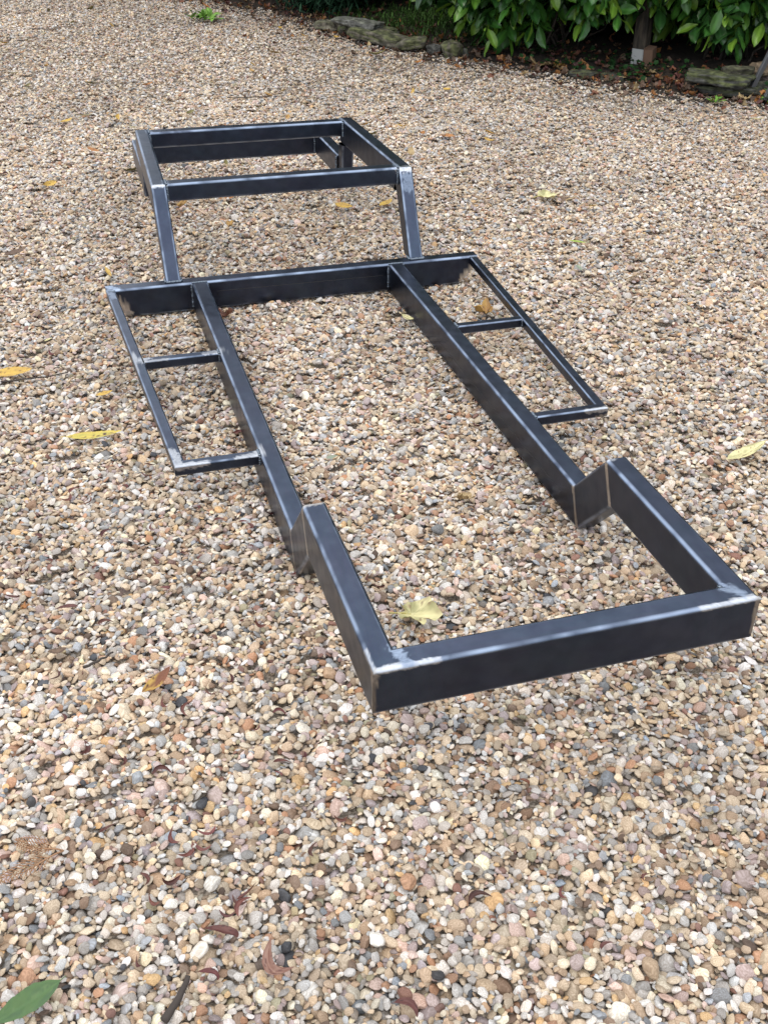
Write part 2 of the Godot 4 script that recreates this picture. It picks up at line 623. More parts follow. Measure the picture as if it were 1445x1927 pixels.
# a box-section tube from a to b, each end cut along the plane whose normal is given
func tube(called: String, a: Vector3, b: Vector3, w: float, h: float, up: Vector3, na := Vector3.ZERO, nb := Vector3.ZERO, rc := 0.0085, caps := 0, slanted := false, under: Node = null) -> MeshInstance3D:
	var ax := (b - a).normalized()
	var ln := (b - a).length()
	var right := ax.cross(up).normalized()
	up = right.cross(ax).normalized()
	if na == Vector3.ZERO: na = ax
	if nb == Vector3.ZERO: nb = ax
	var prof := outline(w, h, rc)
	var ds := [0.0]
	var d := 0.0
	while d < ln * 0.5:
		d += 0.0035 if d < 0.125 else 0.025
		if d < ln * 0.5: ds.append(d)
	var half := ds.duplicate()
	ds.append(ln * 0.5)
	half.reverse()
	for e in half: ds.append(ln - e)
	var list := []
	for z in zones:
		var t := clampf((z[0] - a).dot(ax), 0.0, ln)
		var t2 := clampf((z[1] - a).dot(ax), 0.0, ln)
		if minf((z[0] - a - ax * t).length(), (z[1] - a - ax * t2).length()) < maxf(w, h) * 0.75 + z[2] * 1.7: list.append(z)
	var v := PackedVector3Array()
	var n := PackedVector3Array()
	var col := PackedColorArray()
	var idx := PackedInt32Array()
	var m := prof.size()
	for q in ds:
		for k in m:
			var o: Vector3 = right * prof[k][0].x + up * prof[k][0].y
			var t0 := -o.dot(na) / ax.dot(na)
			var t1 := -o.dot(nb) / ax.dot(nb)
			var p := a + o + ax * lerpf(t0, ln + t1, q / ln)
			if slanted: p = slant_end(p)
			var nn: Vector3 = right * prof[k][1].x + up * prof[k][1].y
			v.append(p)
			n.append(nn)
			col.append(steel_color(p, nn, list, prof[k][2]))
	for i in ds.size() - 1:
		for k in m:
			var p := i * m + k
			var r := i * m + (k + 1) % m
			idx.append_array([p, r, p + m, r, r + m, p + m])
	for e in 2:
		if caps & (1 << e):
			var s := v.size()
			var off := 0 if e == 0 else (ds.size() - 1) * m
			var nn := (-na if e == 0 else nb).normalized()
			var mid := Vector3.ZERO
			for k in m: mid += v[off + k] / m
			v.append(mid)
			n.append(nn)
			col.append(SCALE_COL)
			for k in m:
				v.append(v[off + k])
				n.append(nn)
				col.append(SCALE_COL * 1.1)
			for k in m:
				var p := s + 1 + k
				var r := s + 1 + (k + 1) % m
				idx.append_array([s, r, p] if e == 0 else [s, p, r])
	var arr := []
	arr.resize(Mesh.ARRAY_MAX)
	arr[Mesh.ARRAY_VERTEX] = v
	arr[Mesh.ARRAY_NORMAL] = n
	arr[Mesh.ARRAY_COLOR] = col
	arr[Mesh.ARRAY_INDEX] = idx
	var am := ArrayMesh.new()
	am.add_surface_from_arrays(Mesh.PRIMITIVE_TRIANGLES, arr)
	var o := mesh_node(called, am, M.steel, under if under else frame)
	if under == null: o.position = -FRAME_AT
	return o

# a rod through points, its thickness given at each end; bumps > 0 makes the ripples of a weld
func rod(pts: PackedVector3Array, r0: float, r1: float, sides := 6, bumps := 0.0) -> ArrayMesh:
	var v := PackedVector3Array()
	var idx := PackedInt32Array()
	var run := 0.0
	for i in pts.size():
		var ax := (pts[mini(i + 1, pts.size() - 1)] - pts[maxi(i - 1, 0)]).normalized()
		var s := ax.cross(Vector3(0.31, 0.9, 0.2)).normalized()
		var u := s.cross(ax)
		if i > 0: run += (pts[i] - pts[i - 1]).length()
		var r := lerpf(r0, r1, float(i) / (pts.size() - 1))
		if bumps > 0.0: r *= 1.0 + bumps * sin(run * TAU / 0.0055) + 0.25 * noise.get_noise_3dv(pts[i] * 60.0)
		if bumps > 0.0 and (i == 0 or i == pts.size() - 1): r *= 0.35
		for k in sides:
			var a := TAU * k / sides
			v.append(pts[i] + (s * cos(a) + u * sin(a)) * r)
	for i in pts.size() - 1:
		for k in sides:
			var p := i * sides + k
			var q := i * sides + (k + 1) % sides
			idx.append_array([p, p + sides, q, q, p + sides, q + sides])
	for k in range(1, sides - 1):
		idx.append_array([0, k, k + 1])
		var e := (pts.size() - 1) * sides
		idx.append_array([e, e + k + 1, e + k])
	return arrays(v, idx)

func bead(under: Node3D, a: Vector3, b: Vector3, r := 0.0042) -> void:
	var pts := PackedVector3Array()
	var n := maxi(6, int((b - a).length() / 0.0014))
	for i in n + 1:
		pts.append(a.lerp(b, float(i) / n) + Vector3(noise.get_noise_1d(i * 0.5 + a.x * 90.0), noise.get_noise_1d(i * 0.5 + 70.0), noise.get_noise_1d(i * 0.5 + 140.0)) * 0.0009)
	mesh_node("weld_bead", rod(pts, r, r, 7, 0.16), M.weld, under)

func chassis() -> void:
	var w := 0.371
	var t := 0.0519
	var H := 0.100
	var k := 0.1466
	var yF := H + k
	var zk1 := -0.5241
	var zk2 := -0.6564
	var sh := 0.0445
	var zs := -2.1652
	var ts := 0.0512
	var S := 0.6519
	var S2 := 0.5837
	var q := 0.0291
	var yq := 0.0975
	var zo1 := -0.9956
	var zo2 := -1.6043
	var Ut := 0.4565
	var Ur := 0.4353
	var U := 0.4535
	var ut := 0.0503
	var yu := 0.3792
	var hs := 0.0965
	var zu1 := -2.3464
	var zu2 := -3.0785
	var tu := 0.052
	var hu := 0.0603
	frame = base("chassis_frame", FRAME_AT)
	tag(frame, "welded dark steel box section chassis frame standing on the gravel", "frame")

	# where the mill scale is ground away
	zone(Vector3(-w + 0.004, yF, 0.0), Vector3(-w + 0.115, yF - 0.001, -0.002), 0.0075, Vector3(0, 0.5, 0.85))
	zone(Vector3(-w, yF, 0.0), Vector3(-w + 0.05, yF, -0.004), 0.009, Vector3(0, 1, 0))
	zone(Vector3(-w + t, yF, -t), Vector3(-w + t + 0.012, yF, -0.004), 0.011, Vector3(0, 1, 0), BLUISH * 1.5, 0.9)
	zone(Vector3(-w, yF, 0.0), Vector3(-w, yF - 0.03, 0.0), 0.011, Vector3.ZERO, PALE)
	zone(Vector3(-w, yF, -0.01), Vector3(-w, yF, -0.055), 0.007, Vector3(-0.5, 0.8, 0))
	zone(Vector3(-w, yF - 0.03, 0.0), Vector3(-w, yF - H, 0.0), 0.006, Vector3.ZERO, PALE * 0.6)
	zone(Vector3(w, yF, 0.0), Vector3(w - 0.118, yF - 0.001, -0.001), 0.0075, Vector3(0, 0.5, 0.85))
	zone(Vector3(w - 0.004, yF, -0.004), Vector3(w - 0.055, yF, -0.004), 0.009, Vector3(0, 1, 0))
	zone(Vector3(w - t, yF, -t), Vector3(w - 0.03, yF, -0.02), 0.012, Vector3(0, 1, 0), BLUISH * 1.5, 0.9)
	zone(Vector3(w, yF, 0.0), Vector3(w, yF - H + 0.018, 0.0), 0.0085, Vector3.ZERO, PALE, 0.4)
	for s in [-1, 1]:
		# the welded knees of the side rails: bands on the side faces
		var face := Vector3(-1, 0, 0)
		var x: float = (w - t) if s > 0 else -w
		zone(Vector3(x, yF - 0.006, zk1), Vector3(x, yF - H + 0.004, zk1 + sh), 0.0062, face, PALE * 1.6, 0.45)
		zone(Vector3(x, H - 0.006, zk2), Vector3(x, 0.006, zk2 + sh), 0.0062, face, PALE * 1.5, 0.45)
		zone(Vector3(x, yF, zk1), Vector3(x + 0.012, yF, zk1), 0.010, Vector3(-0.4, 0.8, 0), BRIGHT, 0.6)
		if s < 0: zone(Vector3(-w, yF, zk1), Vector3(-w + t, yF, zk1), 0.006, Vector3(0, 1, 0), PALE * 1.2, 0.6)
		# ends of the sill
		zone(Vector3(s * 0.60, 0.012, zs), Vector3(s * 0.645, 0.062, zs), 0.030 if s < 0 else 0.017, Vector3(0, 0, 1), Color(0.85, 0.79, 0.70), 0.55)
		# hoop corners
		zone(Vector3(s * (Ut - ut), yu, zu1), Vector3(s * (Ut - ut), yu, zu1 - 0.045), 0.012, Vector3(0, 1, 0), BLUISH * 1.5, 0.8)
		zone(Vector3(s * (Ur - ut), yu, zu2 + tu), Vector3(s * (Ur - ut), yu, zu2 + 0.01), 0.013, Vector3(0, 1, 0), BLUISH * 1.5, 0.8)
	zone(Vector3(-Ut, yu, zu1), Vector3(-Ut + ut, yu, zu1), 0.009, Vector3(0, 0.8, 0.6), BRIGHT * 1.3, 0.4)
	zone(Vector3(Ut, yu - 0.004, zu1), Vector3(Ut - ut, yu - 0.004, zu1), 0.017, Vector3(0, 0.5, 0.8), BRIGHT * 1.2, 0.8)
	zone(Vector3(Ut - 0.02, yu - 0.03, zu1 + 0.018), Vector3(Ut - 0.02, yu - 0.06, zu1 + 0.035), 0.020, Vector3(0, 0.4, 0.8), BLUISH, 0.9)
	# outriggers: left one is the more polished
	var fm := (zo2 - zs) / (zo1 - zs)
	var SM := lerpf(S, S2, fm)
	zone(Vector3(-SM + q, yq, zo2 - q * 0.5), Vector3(-SM + 0.006, yq, zo2 - q * 0.5), 0.022, Vector3(0, 1, 0), BRIGHT * 0.95, 0.9)
	zone(Vector3(-SM + 0.004, yq, zo2 - 0.06), Vector3(-SM + 0.004, yq, zo2 + 0.05), 0.006, Vector3(-0.4, 0.8, 0), BRIGHT * 0.7, 0.9)
	zone(Vector3(-SM + q, yq, zo2 - 0.003), Vector3(-SM + 0.10, yq, zo2 - 0.003), 0.006, Vector3(0, 0.8, 0.5), BRIGHT * 0.6, 0.9)
	zone(Vector3(-w, yq, zo2 - q * 0.5), Vector3(-w - 0.045, yq, zo2 - 0.008), 0.010, Vector3(0, 1, 0), BRIGHT * 0.8, 0.9)
	zone(Vector3(-w + 0.004, H, zo2 - 0.02), Vector3(-w + 0.004, H, zo2), 0.013, Vector3(-0.4, 0.8, 0), BRIGHT * 0.8, 0.9)
	zone(Vector3(-S2 + 0.004, yq, zo1 - 0.004), Vector3(-S2 + 0.075, yq, zo1 - 0.003), 0.012, Vector3(0, 0.8, 0.5), BRIGHT, 0.8)
	zone(Vector3(-S2 + 0.012, yq, zo1 - 0.01), Vector3(-S2 + 0.006, yq, zo1 - 0.08), 0.012, Vector3(0, 1, 0), BRIGHT * 0.85, 1.0)
	zone(Vector3(-w, yq, zo1 - 0.008), Vector3(-w - 0.055, yq, zo1 - 0.004), 0.011, Vector3(0, 1, 0.3), BRIGHT * 0.85, 0.9)
	zone(Vector3(-w + 0.004, H, zo1 - 0.025), Vector3(-w + 0.004, H, zo1 + 0.004), 0.014, Vector3(-0.4, 0.8, 0), BRIGHT * 0.85, 0.9)
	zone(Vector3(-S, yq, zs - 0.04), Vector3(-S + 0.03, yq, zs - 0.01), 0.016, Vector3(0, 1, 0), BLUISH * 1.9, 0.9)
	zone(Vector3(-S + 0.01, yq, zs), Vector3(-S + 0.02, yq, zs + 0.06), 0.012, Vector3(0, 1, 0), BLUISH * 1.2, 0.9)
	zone(Vector3(S2, yq - 0.003, zo1), Vector3(S2 - 0.06, yq - 0.002, zo1), 0.010, Vector3(0, 0.6, 0.8), BRIGHT, 0.6)
	zone(Vector3(S2 - 0.004, yq - q, zo1), Vector3(S2 - 0.03, yq - q, zo1), 0.010, Vector3(0, -0.4, 0.7), PALE, 0.6)
	zone(Vector3(-0.37, yq, -1.25), Vector3(-0.58, yq, -1.255), 0.002)
	zone(Vector3(-0.594, yq, -1.17), Vector3(-0.590, yq, -1.13), 0.0045, Vector3(0, 1, 0), BRIGHT * 0.6, 1.2)

	# side rails, each three lengths mitred at the knee
	var up := Vector3.UP
	var kick_dir := Vector3(0, H - yF, zk2 - zk1).normalized()
	var n_top := (Vector3(0, 0, -1) + kick_dir).normalized()
	var miter_f := Vector3(1, 0, 1)
	for s in [-1, 1]:
		var x: float = s * (w - t * 0.5)
		var top_mid := Vector3(x, yF - H * 0.5, zk1 + sh * 0.5)
		var low_mid := Vector3(x, H * 0.5, zk2 + sh * 0.5)
		tube("front_rail", Vector3(x, yF - H * 0.5, -t * 0.5), top_mid, t, H, up, Vector3(1, 0, -s).normalized(), n_top)
		tube("kick_rail", top_mid, low_mid, t, 0.0985 * H / 0.0985 * (Vector3(0, 0, -1).dot(n_top) / kick_dir.dot(n_top)), Vector3(0, 1, 0), n_top, n_top)
		tube("lower_rail", low_mid, Vector3(x, H * 0.5, zs), t, H, up, n_top, Vector3(0, 0, -1))
	var cross := tube("front_cross_member", Vector3(-w + t * 0.5, yF - H * 0.5, -t * 0.5), Vector3(w - t * 0.5, yF - H * 0.5, -t * 0.5), t, H, up, Vector3(1, 0, 1).normalized(), Vector3(1, 0, -1).normalized())
	var sill := tube("sill_cross_member", Vector3(-S, H * 0.5, zs - ts * 0.5), Vector3(S, H * 0.5, zs - ts * 0.5), ts, H, up, Vector3.ZERO, Vector3.ZERO, 0.0085, 3, true)

	# outriggers
	for s in [-1, 1]:
		var ya := yq - q * 0.5
		var p0 := Vector3(s * (S - q * 0.5), ya, zs)
		var p1 := Vector3(s * (S2 - q * 0.5), ya, zo1 - q * 0.5)
		var dirn := (p1 - p0).normalized()
		var corner := (dirn + Vector3(-s, 0, 0)).normalized()
		var rail := tube("outrigger_rail", p0, p1, q, q, up, Vector3(0, 0, 1), corner, 0.0052)
		var strut_1 := tube("outrigger_strut", p1, Vector3(s * w, ya, zo1 - q * 0.5), q, q, up, corner, Vector3.ZERO, 0.0052)
		var strut_2 := tube("outrigger_strut", Vector3(s * (SM - q), ya - 0.0004, zo2 - q * 0.5), Vector3(s * w, ya - 0.0004, zo2 - q * 0.5), q, q, up, Vector3(dirn.z, 0, -dirn.x) * 1.0, Vector3.ZERO, 0.0052)
		for z in [zo1, zo2]:
			var st: Node3D = strut_1 if z == zo1 else strut_2
			bead(st, Vector3(s * (w + 0.001), yq - 0.002, z - q), Vector3(s * (w + 0.001), yq - 0.002, z))
			bead(st, Vector3(s * (w + 0.001), yq - 0.003, z + 0.0005), Vector3(s * (w + 0.001), yq - q, z + 0.0005), 0.0034)
		bead(strut_2, Vector3(s * (SM - q - 0.0005), yq - 0.003, zo2 + 0.0005), Vector3(s * (SM - q - 0.0005), yq - q, zo2 + 0.0005), 0.0034)
		bead(rail, Vector3(s * (S - q), yq - 0.001, zs + 0.0005), Vector3(s * (S - 0.004), yq - 0.001, zs + 0.0005), 0.0036)

	# uprights and hoop
	for s in [-1, 1]:
		var lean := Vector3(0, yu - H, zu1 - (-2.1848)).normalized()
		var depth := 0.066
		var perp := Vector3(0, -lean.z, lean.y) * -1.0      # towards the rear
		if perp.z > 0: perp = -perp
		var rail_dir := Vector3(s * (Ur - Ut), 0, zu2 - zu1).normalized()
		var foot := Vector3(s * (U - ut * 0.5), H + 0.0005, -2.1848 - depth * 0.5 / lean.y)
		# the mitre runs from the front top corner to the inner corner
		var head_t := Vector3(s * (Ut - ut * 0.5), yu, zu1)
		var ang_n := (lean + Vector3(0, 0, -1)).normalized()
		var c_up := head_t + perp * depth * 0.5
		c_up += lean * (-(c_up - head_t).dot(ang_n) / lean.dot(ang_n))
		var c_rail := head_t + Vector3(0, -hs * 0.5, 0)
		c_rail += Vector3(0, 0, -1) * (-(c_rail - head_t).dot(ang_n) / Vector3(0, 0, -1).dot(ang_n))
		var post := tube("upright", foot, c_up, ut, depth, Vector3(0, 0, 1), Vector3(0, 1, 0), ang_n)
		tube("hoop_rail", c_rail, Vector3(s * (Ur - ut * 0.5), yu - hs * 0.5, zu2), ut, hs, up, ang_n, Vector3(0, 0, -1), 0.0085, 2)
		# weld round the foot
		var fx0: float = s * U
		var fx1: float = s * (U - ut)
		var fz := -2.1848
		bead(post, Vector3(fx0, H + 0.002, fz + 0.001), Vector3(fx1, H + 0.002, fz + 0.001), 0.0048)
		bead(post, Vector3(fx1 - s * 0.001, H + 0.002, fz), Vector3(fx1 - s * 0.001, H + 0.002, zs - ts), 0.0044)
		bead(post, Vector3(fx0 + s * 0.001, H + 0.002, fz), Vector3(fx0 + s * 0.001, H + 0.002, zs - ts), 0.0044)
	var xb := Ut - ut
	var zb := zu1 - 0.004
	var xi := lerpf(Ut, Ur, 0.045) - ut
	var bar_1 := tube("hoop_front_bar", Vector3(-xi, yu - 0.0008 - hu * 0.5, zb - tu * 0.5), Vector3(xi, yu - 0.0008 - hu * 0.5, zb - tu * 0.5), tu, hu, up)
	var xr := Ur - ut + 0.0008
	var bar_2 := tube("hoop_rear_bar", Vector3(-xr, yu - 0.0008 - hu * 0.5, zu2 + tu * 0.5), Vector3(xr, yu - 0.0008 - hu * 0.5, zu2 + tu * 0.5), tu, hu, up)
	for s in [-1, 1]:
		bead(bar_1, Vector3(s * (xb - 0.001), yu - 0.001, zb), Vector3(s * (xi - 0.001), yu - 0.001, zb - tu), 0.004)
		bead(bar_1, Vector3(s * (xb - 0.002), yu - 0.006, zb + 0.001), Vector3(s * (xb - 0.002), yu - hu, zb + 0.001), 0.0052)
		bead(bar_2, Vector3(s * (xr - 0.001), yu - 0.001, zu2 + tu), Vector3(s * (xr - 0.001), yu - 0.001, zu2), 0.004)
		bead(bar_2, Vector3(s * (xr - 0.002), yu - 0.006, zu2 + tu + 0.001), Vector3(s * (xr - 0.002), yu - hu, zu2 + tu + 0.001), 0.0052)
		# side rails to sill
		bead(sill, Vector3(s * (w - t - 0.001), H - 0.004, zs + 0.001), Vector3(s * (w - t - 0.001), 0.012, zs + 0.001), 0.0044)
		bead(sill, Vector3(s * (w + 0.001), H - 0.004, zs + 0.001), Vector3(s * (w + 0.001), 0.012, zs + 0.001), 0.0044)
		bead(sill, Vector3(s * (w - t), H, zs + 0.0006), Vector3(s * w, H, zs + 0.0006), 0.0034)
	bead(cross, Vector3(-w + t + 0.001, yF - 0.001, -t - 0.001), Vector3(-w + t + 0.002, yF - 0.04, -t - 0.001), 0.005)
	bead(cross, Vector3(w - t - 0.001, yF - 0.001, -t - 0.001), Vector3(w - t - 0.002, yF - 0.04, -t - 0.001), 0.005)

	# rear drop: legs, low side rails and the last cross bar
	var yl := 0.1333
	var hl := 0.0955
	var zr := -3.5178
	var x3 := 0.4217
	for s in [-1, 1]:
		var xl: float = s * (0.428 - ut * 0.5)
		tube("rear_leg", Vector3(xl, yu - hs, -3.047), Vector3(xl, yl, -3.062), ut, 0.060, Vector3(0, 0, 1), Vector3(0, -1, 0), Vector3(0, -1, 0), 0.0085, 2)
		var low := tube("rear_rail", Vector3(s * (x3 + 0.004 - ut * 0.5), yl + hl * 0.5 + 0.0005, -3.0895), Vector3(s * (x3 - ut * 0.5), yl + hl * 0.5 + 0.0005, zr), ut, hl, up, Vector3.ZERO, Vector3.ZERO, 0.0085, 2)
		bead(low, Vector3(s * (x3 - ut - 0.001), yl + 0.008, -3.089), Vector3(s * (x3 - ut - 0.001), yl + hl - 0.004, -3.089), 0.004)
		bead(low, Vector3(s * (x3 - ut - 0.002), yl + 0.008, zr + tu + 0.001), Vector3(s * (x3 - ut - 0.002), yl + hl - 0.004, zr + tu + 0.001), 0.004)
	tube("rear_cross_bar", Vector3(-x3 + ut, yl + hl * 0.5, zr + tu * 0.5), Vector3(x3 - ut, yl + hl * 0.5, zr + tu * 0.5), tu, hl - 0.001, up)

	# the tube maker's seam, a faint line along the faces
	var line := func(p: Vector3, r: Vector3, out: Vector3) -> void:
		var b := BoxMesh.new()
		b.size = Vector3(0.0006, 0.0010, (r - p).length())
		var o := mesh_node("seam_line", b, M.scribe, frame)
		o.position = (p + r) * 0.5 + out * 0.0001 - FRAME_AT
		o.basis = Basis.looking_at(r - p, Vector3.UP)
	line.call(Vector3(-w + t + 0.03, 0.062, zs), Vector3(w - t - 0.02, 0.060, zs), Vector3(0, 0, 1))
	line.call(Vector3(w - t, 0.046, -0.72), Vector3(w - t, 0.044, -1.62), Vector3(-1, 0, 0))

# ------------------------------------------------------------------ leaves
var leaf_cols := {
	"pale": [1.3 * Color(0.480, 0.443, 0.241), Color(0.336, 0.321, 0.155), Color(0.236, 0.164, 0.092)],
	"yellow": [Color(0.529, 0.348, 0.070), Color(0.427, 0.269, 0.067), Color(0.194, 0.100, 0.035)],
	"spotted": [Color(0.516, 0.401, 0.083), Color(0.394, 0.358, 0.084), Color(0.078, 0.042, 0.031)],
	"brown": [Color(0.102, 0.062, 0.041), Color(0.157, 0.099, 0.063), Color(0.039, 0.025, 0.018)],
	"rusty": [Color(0.427, 0.269, 0.067), Color(0.169, 0.065, 0.032), Color(0.077, 0.030, 0.020)],
	"lime": [Color(0.281, 0.375, 0.065), Color(0.226, 0.313, 0.060), Color(0.279, 0.315, 0.070)],
	"gold": [Color(0.427, 0.261, 0.074), Color(0.279, 0.149, 0.044), Color(0.109, 0.051, 0.029)],
	"green": [Color(0.055, 0.116, 0.031), Color(0.043, 0.093, 0.028), Color(0.071, 0.133, 0.042)],
	"maroon": [Color(0.085, 0.027, 0.023), Color(0.124, 0.048, 0.041), Color(0.039, 0.015, 0.014)],
	"pinkish": [Color(0.267, 0.159, 0.123), Color(0.171, 0.077, 0.055), Color(0.101, 0.043, 0.036)],
	"orange": [Color(0.385, 0.168, 0.049), Color(0.262, 0.110, 0.038), Color(0.093, 0.042, 0.021)],
	"rust": [Color(0.177, 0.065, 0.033), Color(0.116, 0.043, 0.025), Color(0.062, 0.026, 0.019)],
	"olive": [Color(0.173, 0.144, 0.040), Color(0.103, 0.096, 0.031), Color(0.055, 0.041, 0.019)],
	"straw": [Color(0.394, 0.293, 0.149), Color(0.283, 0.196, 0.095), Color(0.156, 0.091, 0.048)],
	"grey": [Color(0.247, 0.290, 0.218), Color(0.197, 0.226, 0.168), Color(0.162, 0.162, 0.126)]}

func leaf_tint(key: String, s: float, v: float, seed_at: Vector3) -> Color:
	var c: Array = leaf_cols[key]
	var n := noise.get_noise_3dv(seed_at + Vector3(s * 2.2, v * 1.1, 0))
	var out: Color = c[0].lerp(c[1], smoothstep(-0.25, 0.45, n))
	var sp := noise.get_noise_3dv(seed_at * 1.7 + Vector3(s * 5.0, v * 2.0, 7))
	out = out.lerp(c[2], smoothstep(0.30, 0.42, sp))
	if absf(v) > 0.8: out = out.lerp(c[2], 0.35 * smoothstep(0.0, 0.4, noise.get_noise_3dv(seed_at + Vector3(s * 7.0, 3, v))))
	if absf(v) < 0.12: out = out.lerp(c[0] * 1.15, 0.5)
	if key == "spotted":
		for q in [[0.60, 0.25, 0.04], [0.71, -0.1, 0.04], [0.40, 0.1, 0.018], [0.52, -0.2, 0.018], [0.86, 0.3, 0.03]]:
			if Vector2(s - q[0], (v - q[1]) * 0.12).length() < q[2]: out = c[2]
	if key == "rusty": out = out.lerp(c[1], smoothstep(0.55, 0.75, s + 0.3 * n))
	return out

# a long leaf along +x from its stalk; curl bends it, fold closes it along the midrib
func long_leaf(ln: float, wide: float, curl: float, fold: float, twist: float, key: String, at: Vector3, bend := 0.0) -> ArrayMesh:
	var nu := 36
	var nv := 10
	var v := PackedVector3Array()
	var col := PackedColorArray()
	var idx := PackedInt32Array()
	var c := maxf(curl, 0.02)
	var stretch := c / sin(minf(c, 1.3))
	for i in nu + 1:
		var s := float(i) / nu
		var hw := 0.5 * wide * ln * pow(maxf(sin(PI * pow(maxf(s - 0.10, 0.0) / 0.9, 0.85)), 0.0), 0.8) + 0.006 * ln
		if s > 0.995: hw = 0.0005
		var ph := (s - 0.5) * 2.0 * c
		var cx := 0.5 * ln + 0.5 * ln * stretch * sin(ph) / c
		var cy := 0.5 * ln * stretch * (1.0 - cos(ph)) / c
		for j in nv + 1:
			var q := float(j) / nv * 2.0 - 1.0
			var e := hw * (1.0 + 0.10 * noise.get_noise_2d(s * 9.0 + at.x * 31.0, q * 3.0 + at.z * 17.0))
			var f := fold + twist * (s - 0.5)
			var side := q * e * cos(absf(f))
			var rise := absf(q) * e * sin(fold) + q * e * sin(twist * (s - 0.5)) + 0.05 * e * noise.get_noise_3dv(Vector3(s * 8.0, q * 2.0, at.x * 9.0)) * 2.0
			var nrm := Vector3(-sin(ph), cos(ph), 0)
			v.append(Vector3(cx, cy, 0) + nrm * rise + Vector3(-8.0 * bend * (s - 0.5) * side, 0, 0) / sqrt(1.0 + 64.0 * bend * bend * (s - 0.5) * (s - 0.5)) + Vector3(0, 0, side / sqrt(1.0 + 64.0 * bend * bend * (s - 0.5) * (s - 0.5)) + bend * ln * (4.0 * (s - 0.5) * (s - 0.5) - 0.5)))
			col.append(leaf_tint(key, s, q, at * 13.0))
	for i in nu:
		for j in nv:
			var a := i * (nv + 1) + j
			idx.append_array([a, a + 1, a + nv + 1, a + 1, a + nv + 2, a + nv + 1])
	return arrays(v, idx, col)

# a five lobed leaf round the origin, tip towards +x
func lobed_leaf(r: float, curl: float, key: String, at: Vector3, na := 72, nr := 8) -> ArrayMesh:
	var v := PackedVector3Array([Vector3.ZERO])
	var col := PackedColorArray([leaf_tint(key, 0.5, 0.0, at * 13.0)])
	var idx := PackedInt32Array()
	var lobes := [[0.0, 1.0, 0.40], [0.98, 0.92, 0.38], [-0.98, 0.92, 0.38], [1.95, 0.62, 0.36], [-1.95, 0.62, 0.36]]
	for k in range(1, nr + 1):
		var t := float(k) / nr
		for i in na:
			var a := TAU * i / na - PI
			var rad := 0.44
			for l in lobes: rad = maxf(rad, l[1] * (1.0 - pow(absf(a - l[0]) / (l[2] * 2.0), 1.25) * 0.62))
			if absf(a) > 2.75: rad *= lerpf(1.0, 0.25, smoothstep(2.75, 3.14, absf(a)))
			rad *= 1.0 + 0.07 * (absf(fposmod(a * 5.5, 2.0) - 1.0) - 0.5)
			var p := Vector2(cos(a), sin(a)) * rad * t * r
			var vein := 0.0
			for l in lobes: vein = maxf(vein, 1.0 - absf(a - l[0]) * 9.0)
			var y := r * (0.42 * curl * t * t * (0.35 + noise.get_noise_2d(cos(a) * 0.8 + at.x * 5.0, sin(a) * 0.8 + at.z * 5.0) * 1.3) + curl * 0.35 * absf(p.y) / r * (0.4 + t)) + r * 0.025 * noise.get_noise_2d(p.x / r * 6.0 + at.x, p.y / r * 6.0) - r * 0.02 * maxf(vein, 0.0)
			v.append(Vector3(p.x, y, p.y))
			var c := leaf_tint(key, 0.5 + p.x / r * 0.5, p.y / r, at * 13.0)
			if t > 0.8: c = c.lerp(leaf_cols[key][2], 0.55 * smoothstep(-0.05, 0.3, noise.get_noise_2d(a * 2.0 + at.x * 3.0, at.z)))
			if vein > 0.0: c = c.lerp(leaf_cols[key][0] * 1.2, 0.5 * vein)
			col.append(c)
	for i in na: idx.append_array([0, 1 + i, 1 + (i + 1) % na])
	for k in nr - 1:
		for i in na:
			var a := 1 + k * na + i
			var b := 1 + k * na + (i + 1) % na
			idx.append_array([a, a + na, b, b, a + na, b + na])
	return arrays(v, idx, col)

